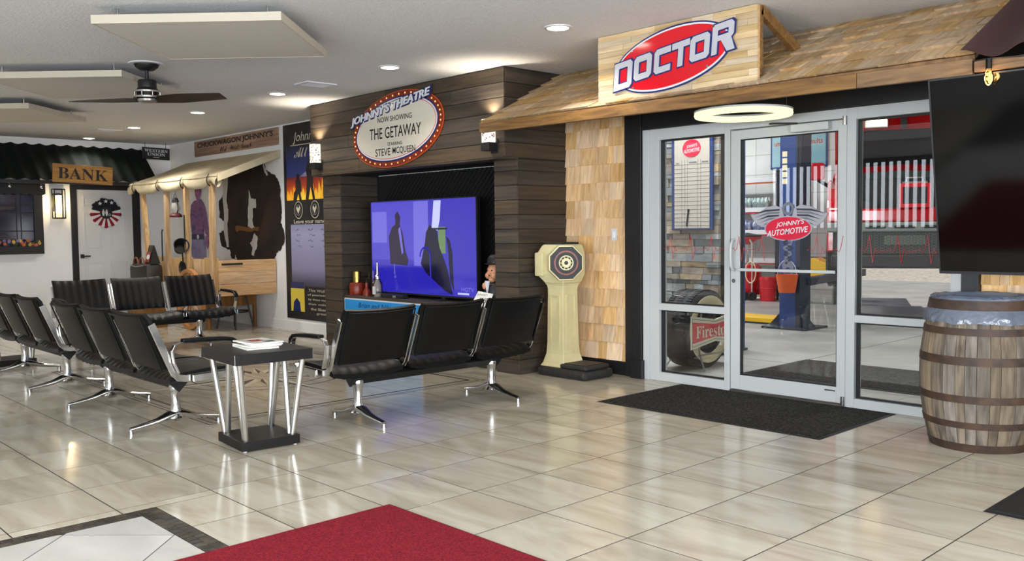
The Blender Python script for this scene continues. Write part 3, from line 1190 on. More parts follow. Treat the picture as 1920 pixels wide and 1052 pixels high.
# acoustic foam ribs on the back of the niche
mat('foam', '0b0b0c', 0.9)
foam = B().box(-4.51, -1.87, HY1 - 0.03, HY1 - 0.002, SZ, HZ0 - 0.012).build('foam_backing', 'foam', th)
fb = B()
for k in range(-14, 42):
    c = -4.5 + k * 0.07
    pl = [(c, SZ), (c + 0.035, SZ), (c + 0.035 + 1.39, HZ0 - 0.012), (c + 1.39, HZ0 - 0.012)]
    for f in (lambda p: p[0] + 4.51, lambda p: -1.87 - p[0]):
        pl = clip(pl, f) if len(pl) > 2 else []
    if len(pl) > 2:
        fb.plate(pl, Frame((0, HY1 - 0.03, 0), X, Z), 0, 0.02)
fb.build('foam_ribs', 'foam', foam, kind='stuff')

# television in the niche
TVF = Frame((-3.30, 2.50, 1.175), X, Z)
tv = thing('niche_television', 'television showing a blue-tinted kitchen scene inside the theatre alcove', 'television', (-3.30, 2.52, SZ))
TW, TH = 0.935, 0.525
mat('screen_gloss', '05050a', 0.12, coat=0.5)
B().box(-3.30 - TW, -3.30 + TW, 2.50, 2.545, 1.175 - TH, 1.175 + TH).build('case', 'black_paint', tv, bevel=0.004)
fr = TVF
B().ring(rect(-TW, TW, -TH, TH), rect(-TW + 0.012, TW - 0.012, -TH + 0.02, TH - 0.012), fr, 0, 0.006).build('bezel', 'black_trim', tv)


def screen(name, col, e):
    mat(name, '020204', 0.1, emit=e, ecol=col, coat=0.4)


screen('scr_blue', '3f37be', 0.8)
screen('scr_blue2', '5148c8', 0.85)
screen('scr_deep', '2b25b4', 0.8)
screen('scr_lilac', '6f6ad6', 0.9)
screen('scr_dark', '120f35', 0.7)
screen('scr_brown', '2a1b3c', 0.7)
screen('scr_pale', 'b9c0f0', 1.0)
screen('scr_green', '6f8f62', 0.8)
sc_ = B().plate(rect(-TW + 0.012, TW - 0.012, -TH + 0.02, TH - 0.012), fr, 0, 0.002).build('screen', 'scr_blue', tv)


def pic(poly, m, d):
    B().plate(poly, fr, d, d + 0.0004).build('screen_image', m, sc_)


pic(rect(-0.92, -0.12, -0.14, 0.50), 'scr_blue2', 0.002)
pic(rect(-0.12, 0.14, -0.2, 0.50), 'scr_lilac', 0.002)
pic(rect(-0.90, -0.62, 0.05, 0.40), 'scr_lilac', 0.0025)
pic([(-0.92, -0.50), (0.55, -0.50), (0.02, -0.22), (-0.92, -0.20)], 'scr_deep', 0.0026)
pic([(-0.56, -0.19), (-0.58, 0.12), (-0.52, 0.22), (-0.45, 0.26), (-0.46, 0.36), (-0.41, 0.40), (-0.36, 0.34), (-0.37, 0.25), (-0.32, 0.16), (-0.27, -0.05), (-0.22, -0.14), (-0.24, -0.20)][::-1], 'scr_brown', 0.003)
pic([(-0.40, 0.20), (-0.36, 0.23), (-0.31, -0.06), (-0.34, -0.08)][::-1], 'scr_lilac', 0.0035)
pic([(0.0, -0.18), (0.08, 0.05), (0.10, 0.16), (0.16, 0.24), (0.28, 0.20), (0.33, 0.0), (0.40, -0.12), (0.46, -0.24), (0.54, -0.49), (0.42, -0.46), (0.10, -0.28)][::-1], 'scr_dark', 0.003)
pic([(0.50, -0.35), (0.47, 0.0), (0.44, 0.12), (0.50, 0.08), (0.54, -0.05), (0.56, -0.46)][::-1], 'scr_dark', 0.003)
pic([(0.20, 0.21), (0.24, 0.50), (0.36, 0.50), (0.34, 0.30), (0.30, 0.18)][::-1], 'scr_pale', 0.0034)
pic(rect(0.31, 0.43, -0.06, 0.22), 'scr_green', 0.0028)
pic(rect(0.15, 0.46, 0.19, 0.21), 'scr_dark', 0.0036)
B().tube([fr.p(-0.02 + 0.10 + 0.09 * cos(a) if a is not None else 0, -0.10 + 0.10 * sin(a), 0.004) for a in [pi * k / 8 for k in range(8, -1, -1)]] + [fr.p(0.17, -0.45, 0.004)], 0.012, 6, flat=0.2, up=-Y).build('screen_image', 'scr_deep', sc_)
text('lettering', 'HGTV', fr, 0.78, -0.43, 0.20, 0.045, 'scr_lilac', sc_, 0.003, 0.0034, bold=0.02)
pic(rect(0.62, 0.80, -0.485, -0.465), 'scr_pale', 0.003)
B().box(-3.75, -3.60, 2.42, 2.54, SZ, SZ + 0.012).build('stand_foot', 'black_trim', tv)
B().box(-3.00, -2.85, 2.42, 2.54, SZ, SZ + 0.012).build('stand_foot', 'black_trim', tv)
B().box(-3.72, -3.66, 2.505, 2.535, SZ + 0.01, 0.66).box(-2.96, -2.90, 2.505, 2.535, SZ + 0.01, 0.66).build('stand_neck', 'black_trim', tv)

# marquee sign
mq = thing('theatre_sign', 'oval marquee sign reading NOW SHOWING THE GETAWAY with printed bulb border', 'sign', (-3.19, 2.1, 2.41))
QF = Frame((-3.19, 2.124, 2.413), X, Z, 0.10)
QT = Frame((-3.19, 2.124, 2.413), X, Z)
mat('marquee_red', '5e1210', 0.35, color2='8e3014', scale=(40, 40, 40), emit=0.04, ecol='8a2a10')
glow('bulb_print_glow', 'ffc878', 1.15)  # emission for the sign's printed bulbs, which are no lamps
B().plate(ellipse(0.797, 0.382, 72), QF, 0, 0.010).build('orange_rim', 'orange', mq)
B().plate(ellipse(0.790, 0.375, 72), QF, 0.010, 0.013).build('red_border', 'marquee_red', mq)
B().plate(ellipse(0.725, 0.325, 72), QF, 0.013, 0.016).build('blue_border', 'sign_blue', mq)
B().plate(ellipse(0.708, 0.310, 72), QF, 0.016, 0.018).build('white_border', 'sign_white', mq)
B().plate(ellipse(0.690, 0.295, 72), QF, 0.018, 0.020).build('red_line', 'sign_red', mq)
face = B().plate(ellipse(0.685, 0.290, 72), QF, 0.020, 0.022).build('face', 'sign_cream', mq)
for k in range(44):
    a = 2 * pi * k / 44
    B().ell(QF.p(0.757 * cos(a), 0.350 * sin(a), 0.014), (0.010, 0.005, 0.010), 8, 6).build('bulb', 'bulb_print_glow', mq)  # printed bulbs, their glow put in by emission
for zz in (-0.2, -0.1, 0.0, 0.1, 0.2):
    hw = 0.66 * math.sqrt(max(0.05, 1 - (zz / 0.28) ** 2))
    B().plate(rect(-hw, hw, zz - 0.001, zz + 0.001), QT, 0.022, 0.0228).build('letter_track', 'panel_face', face)
for body, cx, cy, w, h in (('NOW SHOWING', 0.0, 0.115, 0.60, 0.055), ('THE GETAWAY', 0.0, -0.025, 0.90, 0.118), ('STARRING', 0.0, -0.148, 0.26, 0.034), ('STEVE', -0.215, -0.225, 0.27, 0.078), ('MCQUEEN', 0.155, -0.225, 0.39, 0.078)):
    text('lettering', body, QT, cx, cy, w, h, 'ink_black', mq, 0.022, 0.0245, bold=0.006)
JF = Frame((-3.19, 2.124, 2.413), X, Z, 0.135)
text('lettering', "JOHNNY'S THEATRE", JF, -0.060, 0.229, 1.47, 0.135, 'sign_blue', mq, 0.018, 0.026, shear=0.28, bold=0.075)
text('lettering', "JOHNNY'S THEATRE", JF, -0.065, 0.232, 1.43, 0.105, 'sign_white', mq, 0.024, 0.034, shear=0.28, bold=0.025)

# sconces on the header
glow('crystal_glow', 'fff1d6', 1.25)
mat('crystal', '5a4f46', 0.3, trans=0.0, color2='c8c8c8', scale=(90, 90, 90))
for xx, lab in ((-1.69, 'crystal wall sconce at the cedar roof end of the dark header'), (-4.70, 'crystal wall sconce at the banner end of the dark header')):
    s = thing('wall_sconce', lab, 'sconce', (xx, HY0, 2.08), 0, 'crystal sconces on the theatre header')
    B().box(xx - 0.03, xx + 0.06, HY0 - 0.012, HY0, 2.06, 2.19).build('back_plate', 'black_steel', s, bevel=0.002)
    B().box(xx - 0.055, xx + 0.055, HY0 - 0.115, HY0 - 0.012, 2.08, 2.155).build('cup', 'black_steel', s, bevel=0.004)
    B().box(xx - 0.048, xx + 0.048, HY0 - 0.110, HY0 - 0.02, 2.155, 2.37).build('crystal_block', 'crystal_glow', s, bevel=0.004)
    cb = B()
    rr = random.Random(int(xx * 100))
    for k in range(46):
        face_ = rr.random()
        zz = rr.uniform(2.165, 2.36)
        if face_ < 0.6:
            cb.ell((xx + rr.uniform(-0.042, 0.042), HY0 - 0.111, zz), (0.0075, 0.003, 0.008), 6, 4)
        else:
            cb.ell((xx + 0.049, HY0 - rr.uniform(0.03, 0.10), zz), (0.003, 0.0075, 0.008), 6, 4)
    cb.build('bubbles', 'crystal', s, kind='stuff')
    add_light('sconce_uplight', 'SPOT', (xx, HY0 - 0.065, 2.40), 16, (1.0, 0.86, 0.66), 0.03, aim=(xx, HY0 - 0.075, 3.0), spot=radians(130))
# ================================================================== tandem benches
PITCH = 0.645


def make_bench():
    t = thing('tandem_bench', 'bench', 'bench', (0, 0, 0))
    L = PITCH * 3
    # square beam turned on its edge
    d = Vector((0, 1, 1)).normalized()
    e = Vector((0, -1, 1)).normalized()
    B().obox((0, 0.0, 0.318), (0.70, 0.037, 0.037), X, d, e).build('beam', 'black_steel', t, world=False, bevel=0.003)
    for sx in (-1, 1):
        B().obox((sx * 0.70, 0.0, 0.318), (0.012, 0.045, 0.045), X, d, e).build('beam_cap', 'black_steel', t, world=False, bevel=0.004)
    for sx in (-1, 1):
        x = sx * 0.64
        b = B()
        b.lathe([(0.0, 0.30), (0.040, 0.30), (0.044, 0.285), (0.036, 0.262), (0.031, 0.20), (0.033, 0.14), (0.042, 0.10), (0.060, 0.07), (0.050, 0.05), (0.0, 0.05)], (x, 0, 0), 16)
        for s in (-1, 1):
            pts = [(x, 0, 0.10), (x, s * 0.055, 0.088), (x, s * 0.13, 0.062), (x, s * 0.22, 0.046), (x, s * 0.32, 0.032)]
            b.tube(pts, [0.045, 0.045, 0.034, 0.027, 0.022], 10, flat=0.62)
        leg = b.build('leg', 'polished', t, world=False, smooth=0.9)
        for s in (-1, 1):
            B().cyl((x, s * 0.312, 0.0), (x, s * 0.312, 0.03), 0.016, seg=10).build('glide', 'steel', leg, world=False, smooth=True)

    def back_f(xc, gv=0.006):
        def f(u, v):
            a = (u - 0.5) * 2
            x = xc + a * (PITCH / 2 - 0.032)
            z = 0.462 + v * 0.378
            y = -0.165 - 0.142 * v
            y += -0.022 * (1 - a * a)
            z += -0.012 * (1 - a * a) * v
            groove = gv * (1 if round(u * 28) % 4 == 0 else 0)
            edge = max(0.0, abs(2 * v - 1) - 0.85) / 0.15
            return Vector((x, y + 0.030 - groove - 0.018 * edge * edge, z))
        return f

    def seat_f(xc):
        def f(u, v):
            a = (u - 0.5) * 2
            x = xc + a * (PITCH / 2 - 0.032)
            y = -0.155 + v * 0.53
            z = 0.415 + 0.022 * sin(v * pi * 0.9) + 0.012 * v - 0.018 * (1 - a * a)
            z -= 0.006 * (1 if round(u * 28) % 4 == 0 else 0)
            if v > 0.88:
                z -= 0.045 * ((v - 0.88) / 0.12) ** 2
            if v < 0.1:
                z -= 0.025 * ((0.1 - v) / 0.1) ** 2
            return Vector((x, y, z))
        return f
    for i in (-1, 0, 1):
        xc = i * PITCH
        bn = Vector((0, -0.94, -0.34))
        bk = B().shell(back_f(xc), bn, 28, 10, lambda u, v: 0.055 * (1 - 0.45 * max(abs(2 * v - 1), abs(2 * u - 1)) ** 8), rear=back_f(xc, 0.0)).build('backrest', 'vinyl', t, world=False, smooth=0.8)
        # welt around the rear panel
        path = []
        for k in range(9):
            path.append((xc + (-1 + k / 4) * (PITCH / 2 - 0.045), 0, 1.0))
        pp = []
        for u, v in [(0.03, 0.02)] + [(0.03 + 0.94 * k / 8, 0.98) for k in range(9)] + [(0.97, 0.02)]:
            q = back_f(xc)(u, v) + bn * 0.054
            pp.append(q)
        B().tube(pp, 0.006, 6).build('welt', 'vinyl', bk, world=False, smooth=True)
        B().shell(seat_f(xc), Vector((0, 0, -1)), 28, 12, lambda u, v: 0.068 * (1 - 0.5 * abs(2 * v - 1) ** 10) * (1 - 0.3 * abs(2 * u - 1) ** 10)).build('seat', 'vinyl', t, world=False, smooth=0.8)
        for s in (-1, 1):
            x = xc + s * (PITCH / 2 - 0.016)
            pts = [(x, -0.275, 0.765), (x, -0.155, 0.475), (x, -0.135, 0.425), (x, -0.105, 0.395), (x, -0.06, 0.385), (x, 0.20, 0.395), (x, 0.345, 0.40)]
            B().bar(pts, X, 0.014, 0.048).build('side_frame', 'polished', t, world=False, bevel=0.003)
        B().box(xc - 0.05, xc + 0.05, -0.06, 0.06, 0.34, 0.375).build('seat_bracket', 'black_steel', t, world=False)
    for s in (-1, 1):
        x = s * (L / 2 + 0.018)
        loop = [(x, -0.115, 0.43), (x, -0.145, 0.50), (x, -0.158, 0.585), (x, -0.140, 0.618), (x, -0.10, 0.632), (x, 0.20, 0.622), (x, 0.265, 0.612), (x, 0.292, 0.58), (x, 0.285, 0.52), (x, 0.25, 0.43), (x, 0.20, 0.40)]
        arm = B().bar(loop, X, 0.034, 0.010).build('armrest', 'polished', t, world=False, bevel=0.002)
        B().bar([(x, -0.09, 0.645), (x, 0.05, 0.643), (x, 0.20, 0.636), (x, 0.262, 0.627), (x, 0.300, 0.60), (x, 0.303, 0.565)], X, 0.05, 0.026).build('arm_pad', 'vinyl', arm, world=False, bevel=0.008)
        B().bar([(x, -0.02, 0.384), (x, 0.20, 0.39), (x, 0.34, 0.395)], X, 0.02, 0.05).build('end_plate', 'polished', t, world=False, bevel=0.003)
    return t


bench = make_bench()
bench['group'] = 'black tandem benches'
bench.location = (-2.31, -0.93, 0)
bench['label'] = 'black tandem bench beside the magazine table, facing the theatre, seen from behind'
copy_tree(bench, (-4.62, -0.93, 0), 0, 'black tandem bench cut by the photo edge below the flower window')
copy_tree(bench, (-0.895, 0.71, 0), pi / 2, 'black tandem bench with its back to the doorway near the cream scale')
copy_tree(bench, (-6.19, 0.64, 0), -pi / 2, 'black tandem bench facing the viewer in front of the white bank door')


# ================================================================== V-leg side tables
def make_table():
    t = thing('side_table', 'table', 'table', (0, 0, 0))
    B().box(-0.205, 0.205, -0.19, 0.19, 0.008, 0.065).build('base', 'espresso', t, world=False, bevel=0.002)
    B().box(-0.285, 0.285, -0.255, 0.255, 0.555, 0.62).build('table_top', 'espresso', t, world=False, bevel=0.002)
    for sx in (-1, 1):
        for sy in (-1, 1):
            for k in (0, 1):
                bx, by = sx * 0.165, sy * 0.15
                tx, ty = (sx * 0.235, sy * 0.03) if k else (sx * 0.03, sy * 0.205)
                if k == 0:
                    tx, ty = sx * 0.235, sy * 0.205
                    bx, by = sx * 0.172, sy * 0.155
                else:
                    tx, ty = sx * 0.045, sy * 0.165
                    bx, by = sx * 0.142, sy * 0.148
                B().cyl((bx, by, 0.065), (tx, ty, 0.555), 0.0185, seg=14).build('leg', 'brushed', t, world=False, smooth=True)
            B().cyl((sx * 0.18, sy * 0.165, 0.0), (sx * 0.18, sy * 0.165, 0.008), 0.012, seg=8).build('foot', 'sign_white', t, world=False)
            B().box(sx * 0.284 - 0.002, sx * 0.284 + 0.002, sy * 0.254 - 0.002, sy * 0.254 + 0.002, 0.556, 0.619).build('corner_strip', 'steel', t, world=False)
    return t


tb = make_table()
tb.location = (-0.80, -0.755, 0)
tb.rotation_euler = (0, 0, radians(-5))
tb['label'] = 'dark side table on V-shaped steel tubes with magazines on top'
tb['group'] = 'V-leg side tables'
copy_tree(tb, (-6.02, -0.86, 0), 0.0, 'dark V-leg side table partly hidden at the photo edge behind the benches')

mags = [('e4e2dc', 0.0, 0.02, -0.02, 'white magazine lying lowest in the stack on the side table'),
        ('d8cfc4', 0.10, 0.0, 0.0, 'cream magazine second from the bottom of the table stack'),
        ('cdd6da', -0.06, 0.01, 0.02, 'pale blue magazine third from the bottom of the table stack'),
        ('e8e4dc', 0.16, 0.0, 0.01, 'magazine with red and green cover picture on top of the stack')]
zt = 0.6205
for k, (c, a, dx, dy, lab) in enumerate(mags):
    mat('magazine_%d' % k, c, 0.35, color2='b4a79a', scale=(9, 9, 9), lo=0.45, hi=0.75)
    m = thing('magazine', lab, 'magazine', (-0.84 + dx, -0.73 + dy, zt), radians(-8) + a, 'magazines on the side table')
    B().box(-0.14, 0.14, -0.105, 0.105, 0.0, 0.0015).box(-0.14, 0.14, -0.105, 0.105, 0.0075, 0.009).box(-0.14, -0.137, -0.105, 0.105, 0.0, 0.009).build('cover', 'magazine_%d' % k, m, world=False)
    B().box(-0.137, 0.136, -0.103, 0.103, 0.0015, 0.0075).build('pages', 'lens_white', m, world=False)
    if k == 3:
        B().box(-0.06, 0.02, -0.05, 0.03, 0.009, 0.0094).build('cover_picture', 'sign_red', m, world=False)
        B().box(0.04, 0.11, 0.0, 0.07, 0.009, 0.0094).build('cover_picture', 'green', m, world=False)
    zt += 0.0095

# ================================================================== mats and rug
def flat_mat(name, label, cat, x0, x1, y0, y1, top, edge, em=0.035, h=0.008):
    t = thing(name, label, cat, ((x0 + x1) / 2, (y0 + y1) / 2, 0.0))
    b = B()
    b._faces([(x0, y0, 0.0012), (x1, y0, 0.0012), (x1, y1, 0.0012), (x0, y1, 0.0012), (x0 + 0.012, y0 + 0.012, h * 0.55), (x1 - 0.012, y0 + 0.012, h * 0.55), (x1 - 0.012, y1 - 0.012, h * 0.55), (x0 + 0.012, y1 - 0.012, h * 0.55)],
             [(3, 2, 1, 0), (4, 5, 6, 7), (0, 1, 5, 4), (1, 2, 6, 5), (2, 3, 7, 6), (3, 0, 4, 7)])
    b.build('border', edge, t)
    B().box(x0 + em, x1 - em, y0 + em, y1 - em, h * 0.4, h).build('pile', top, t, bevel=0.002)
    return t


flat_mat('door_mat', 'dark ribbed door mat on the tiles in front of the glass door', 'mat', -0.15, 1.73, 1.785, 2.895, 'rubber_mat', 'rubber_edge', 0.03)
flat_mat('runner_rug', 'red carpet runner with black edge on the beige tiles', 'rug', 0.885, 2.95, -2.95, -0.932, 'red_carpet', 'rubber_edge', 0.014)
flat_mat('floor_mat', 'black mat cut by the photo edge past the whiskey barrel', 'mat', 2.985, 4.25, 0.975, 1.80, 'rubber_edge', 'rubber_edge', 0.03)

# ================================================================== whiskey barrel with bin liner
BC = Vector((2.469, 2.375, 0))
bar_ = thing('whiskey_barrel', 'weathered oak whiskey barrel with rusty hoops used as a bin', 'barrel', BC)
BH = 0.90


def barrel_r(z):
    t = (z / BH - 0.5) * 2
    return 0.338 - 0.066 * abs(t) ** 2.0


NST = 30
rnd = random.Random(21)
ang = 0.0
ws_ = [rnd.uniform(0.75, 1.35) for _ in range(NST)]
tot = sum(ws_)
for k in range(NST):
    a0 = ang
    a1 = ang + 2 * pi * ws_[k] / tot
    ang = a1
    g = 0.004
    b = B()
    nz = 10
    rings = []
    for j in range(nz + 1):
        z = BH * j / nz
        r = barrel_r(z) + rnd.uniform(-0.0006, 0.0006)
        row = []
        for a, rr in ((a0 + g, r), ((a0 + a1) / 2, r + 0.0015), (a1 - g, r), (a1 - g, r - 0.026), (a0 + g, r - 0.026)):
            row.append(b.bm.verts.new((BC.x + rr * cos(a), BC.y + rr * sin(a), z)))
        rings.append(row)
    for p_, q_ in zip(rings, rings[1:]):
        for i in range(5):
            b.bm.faces.new((p_[i], p_[(i + 1) % 5], q_[(i + 1) % 5], q_[i]))
    b.bm.faces.new(rings[0][::-1])
    b.bm.faces.new(rings[-1])
    b.build('stave', 'stave', bar_)
for z0, z1 in ((0.0, 0.05), (0.145, 0.185), (0.30, 0.345), (0.525, 0.575), (0.70, 0.742), (0.842, 0.898)):
    pr = []
    for z in (z0, (z0 + z1) / 2, z1):
        pr.append((barrel_r(z) + 0.004, z))
    pr2 = [(r - 0.003, z) for r, z in pr][::-1]
    B().lathe(pr + pr2 + [pr[0]], BC, 48).build('hoop', 'hoop', bar_, smooth=0.6)
B().lathe([(0.0, 0.02), (0.25, 0.02)], BC, 32).build('barrel_head', 'stave', bar_)

# crumpled clear liner
lm = bpy.data.materials.new('liner')
lm.use_nodes = True
N_, L_ = lm.node_tree.nodes, lm.node_tree.links
pb = N_['Principled BSDF']
pb.inputs['Base Color'].default_value = srgb('6d7686')
pb.inputs['Roughness'].default_value = 0.18
pb.inputs['Alpha'].default_value = 0.72
pb.inputs['Specular IOR Level'].default_value = 0.8
tcn = N_.new('ShaderNodeTexCoord')
nzn = N_.new('ShaderNodeTexNoise')
nzn.inputs['Scale'].default_value = 16
bpn = N_.new('ShaderNodeBump')
bpn.inputs['Strength'].default_value = 0.9
bpn.inputs['Distance'].default_value = 0.02
L_.new(tcn.outputs['Object'], nzn.inputs['Vector'])
L_.new(nzn.outputs['Fac'], bpn.inputs['Height'])
L_.new(bpn.outputs[0], pb.inputs['Normal'])
M['liner'] = lm
liner = thing('bin_liner', 'crumpled clear plastic liner folded over the whiskey barrel rim', 'liner', (BC.x, BC.y, 0.74))


def lin(u, v):
    a = 2 * pi * u
    n1 = mnoise.noise(Vector((cos(a) * 5, sin(a) * 5, v * 4)))
    n2 = mnoise.noise(Vector((cos(a) * 11 + 5, sin(a) * 11, v * 6)))
    if v < 0.55:
        t = v / 0.55
        z = 0.768 + 0.145 * t + 0.018 * n1 * (1 - t)
        w_ = max(0.0, 1 - t * 1.6)
        r = barrel_r(min(z, BH)) + 0.006 + (0.004 + 0.016 * abs(n2) + 0.02 * abs(n1)) * min(1.0, w_ * 2)
    elif v < 0.7:
        t = (v - 0.55) / 0.15
        z = 0.915 + 0.014 * sin(t * pi) + 0.006 * n1
        r = barrel_r(BH) + 0.012 - 0.05 * t + 0.004 * n2
    else:
        t = (v - 0.7) / 0.3
        z = 0.912 - 0.30 * t
        r = barrel_r(BH) - 0.042 - 0.03 * t + 0.015 * n1
    return Vector((BC.x + r * cos(a), BC.y + r * sin(a), z))


B().grid(lin, 90, 18, closed_u=True).build('film', 'liner', liner, smooth=True)
B().lathe([(barrel_r(0.86) + 0.010, 0.848), (barrel_r(0.9) + 0.010, 0.905), (barrel_r(0.9) + 0.015, 0.905), (barrel_r(0.86) + 0.015, 0.848), (barrel_r(0.86) + 0.010, 0.848)], BC, 48).build('top_hoop', 'hoop', bar_, smooth=0.6)

# ================================================================== cream penny scale
SX, SY = -1.20, 2.60
sc = thing('penny_scale', 'cream antique coin scale with octagonal dial and black cast base', 'scale', (SX, SY, 0))
B().box(SX - 0.24, SX + 0.37, SY - 0.20, SY + 0.20, 0.0, 0.085).build('base', 'cast_black', sc, bevel=0.03)
B().box(SX + 0.03, SX + 0.35, SY - 0.165, SY + 0.165, 0.085, 0.125).build('platform', 'cast_black', sc, bevel=0.015)
B().box(SX + 0.06, SX + 0.32, SY - 0.135, SY + 0.135, 0.125, 0.131).build('platform_plate', 'cast_black', sc, bevel=0.002)


def loft(sections, cx, cy):
    b = B()
    rings = []
    for hx0, hx1, hy, z in sections:
        rings.append([b.bm.verts.new((cx + px, cy + py, z)) for px, py in ((-hx0, -hy), (hx1, -hy), (hx1, hy), (-hx0, hy))])
    for p_, q_ in zip(rings, rings[1:]):
        for i in range(4):
            b.bm.faces.new((p_[i], p_[(i + 1) % 4], q_[(i + 1) % 4], q_[i]))
    b.bm.faces.new(rings[0][::-1])
    b.bm.faces.new(rings[-1])
    return b


loft([(0.155, 0.155, 0.155, 0.085), (0.135, 0.135, 0.135, 0.115), (0.112, 0.112, 0.112, 0.20), (0.105, 0.105, 0.105, 0.30), (0.098, 0.098, 0.098, 0.80), (0.105, 0.105, 0.105, 0.835), (0.118, 0.118, 0.118, 0.855)], SX - 0.08, SY).build('column', 'cream_paint', sc, bevel=0.006)
cf = Frame((SX - 0.08, SY - 0.104, 0.5), X, Z)
B().ring(rrect(-0.06, 0.06, -0.29, 0.25, 0.01, 2), rrect(-0.048, 0.048, -0.278, 0.238, 0.008, 2), cf, -0.006, 0.006).build('front_moulding', 'cream_paint', sc)
cfx = Frame((SX - 0.08 + 0.104, SY, 0.5), Y, Z)
B().ring(rrect(-0.06, 0.06, -0.29, 0.25, 0.01, 2), rrect(-0.048, 0.048, -0.278, 0.238, 0.008, 2), cfx, -0.006, 0.006).build('side_moulding', 'cream_paint', sc)
hz = 1.035
oct_ = lambda r: [(r * 1.08 * cos(pi / 8 + k * pi / 4), r * 1.08 * sin(pi / 8 + k * pi / 4)) for k in range(8)]
loft([(0.12, 0.12, 0.118, 0.855), (0.125, 0.13, 0.125, 0.87), (0.20, 0.15, 0.15, 0.94), (0.20, 0.15, 0.15, 1.12), (0.135, 0.135, 0.14, 1.20), (0.12, 0.12, 0.13, 1.215)], SX - 0.08, SY).build('head', 'cream_paint', sc, bevel=0.010)
B().box(SX - 0.28, SX - 0.17, SY - 0.17, SY - 0.02, 0.92, 1.14).build('coin_housing', 'cream_paint', sc, bevel=0.012)
B().box(SX - 0.20, SX + 0.02, SY - 0.12, SY + 0.12, 1.213, 1.235).build('top_cap', 'cast_black', sc, bevel=0.006)
dn = Vector((0.82, -0.57, 0)).normalized()
OF = Frame(Vector((SX + 0.012, SY - 0.078, hz + 0.015)), dn.cross(Z) * -1, Z)
OF2 = Frame(OF.o + OF.n * 0.10, OF.x, Z)
B().plate(oct_(0.158), OF, 0.0, 0.10).build('dial_housing', 'cream_paint', sc, bevel=0.004)
dial = B().plate(oct_(0.146), OF2, 0.0, 0.008).build('dial', 'ink_black', sc)
B().ring(ellipse(0.112, 0.112, 40), ellipse(0.098, 0.098, 40), OF2, 0.008, 0.0095).build('red_band', 'marquee_red', dial)
B().plate(ellipse(0.068, 0.068, 40), OF2, 0.008, 0.010).build('dial_face', 'cream_paint', dial)
B().ring(ellipse(0.058, 0.058, 32), ellipse(0.044, 0.044, 32), OF2, 0.010, 0.0112).build('number_band', 'ink_black', dial)
B().plate(ellipse(0.018, 0.018, 20), OF2, 0.010, 0.012).build('hub', 'ink_black', dial)
for k in range(10):
    a = 2 * pi * k / 10
    B().plate(ellipse(0.005, 0.005, 8, 0.051 * cos(a), 0.051 * sin(a)), OF2, 0.0112, 0.0122).build('mark', 'cream_paint', dial)

# ================================================================== big television on the right
vt = thing('wall_television', 'large black switched-off television tilted down above the whiskey barrel', 'television', (3.34, 2.35, 1.6))
tvx0, tvx1 = 2.362, 4.30
dirz = Vector((0, -0.205, 1.115)).normalized()
TF = Frame((tvx0, 2.02, 1.068), X, dirz)
hh = 1.133
mat('tv_screen', '020203', 0.08, spec=0.35)
B().plate(rect(0, tvx1 - tvx0, 0, hh), TF, -0.035, 0.0).build('case', 'black_paint', vt, bevel=0.004)
B().plate(rect(0.008, tvx1 - tvx0 - 0.008, 0.016, hh - 0.008), TF, 0.0, 0.003).build('screen', 'tv_screen', vt)
B().ring(rect(0, tvx1 - tvx0, 0, hh), rect(0.009, tvx1 - tvx0 - 0.009, 0.017, hh - 0.009), TF, 0.0, 0.005).build('bezel', 'black_trim', vt)
B().box(3.2, 3.5, 2.05, YD - 0.002, 1.45, 1.65).build('mount_arm', 'black_steel', vt)

# ================================================================== burgundy corrugated awning with string bulb
mat('burgundy_metal', '3a1a1c', 0.45)
aw = thing('burgundy_awning', 'burgundy corrugated metal awning next to the cedar roof', 'awning', (3.6, 1.8, 2.28))
A0, A1 = Vector((0, 1.72, 2.245)), Vector((0, 2.86, 2.835))
asl = (A1 - A0)
an = Vector((0, -asl.z, asl.y)).normalized()


def corr(u, v):
    x = 2.585 + u * 2.4
    return Vector((x, 0, 0)) + A0 + asl * v + an * (0.038 + 0.030 * cos(2 * pi * (x - 2.585) / 0.33))


B().shell(corr, -an * 0.004, 84, 3, lambda u, v: 1.0).build('corrugated_sheet', 'burgundy_metal', aw, smooth=True)
B().box(2.62, 4.98, 1.79, 1.825, 2.19, 2.25).build('front_rail', 'beam_wood', aw)
sb = thing('string_light', 'glowing clear string light bulb below the burgundy awning edge', 'light bulb', (2.70, 1.775, 2.22))
glow('filament', 'ffb040', 9.0)
pane_glass('bulb_glass', (1.0, 0.93, 0.8), 1.3)
B().cyl((2.70, 1.775, 2.195), (2.70, 1.775, 2.248), 0.016, seg=12).build('socket', 'dark_metal', sb, smooth=True)
B().lathe([(0.010, 0.0), (0.014, -0.010), (0.026, -0.035), (0.029, -0.055), (0.022, -0.078), (0.008, -0.092), (0.0, -0.095)], (2.70, 1.775, 2.197), 16).build('glass_envelope', 'bulb_glass', sb, smooth=True)
B().tube([(2.70 + 0.009 * cos(t * 1.3), 1.775 + 0.009 * sin(t * 1.3), 2.18 - 0.005 * t) for t in range(12)], 0.0055, 5).build('filament', 'filament', sb)
add_light('string_bulb_light', 'POINT', (2.70, 1.775, 2.15), 1.6, (1.0, 0.62, 0.25), 0.03)
cp = [(2.70 + 0.1 * k, 1.775, 2.252 - 0.02 * sin(k * pi / 10)) for k in range(11)]
B().tube(cp, 0.004, 6).build('cable', 'black_trim', sb)
B().tube([(2.61, 1.79, 2.25), (2.70, 1.775, 2.252)], 0.004, 6).build('cable', 'black_trim', sb)

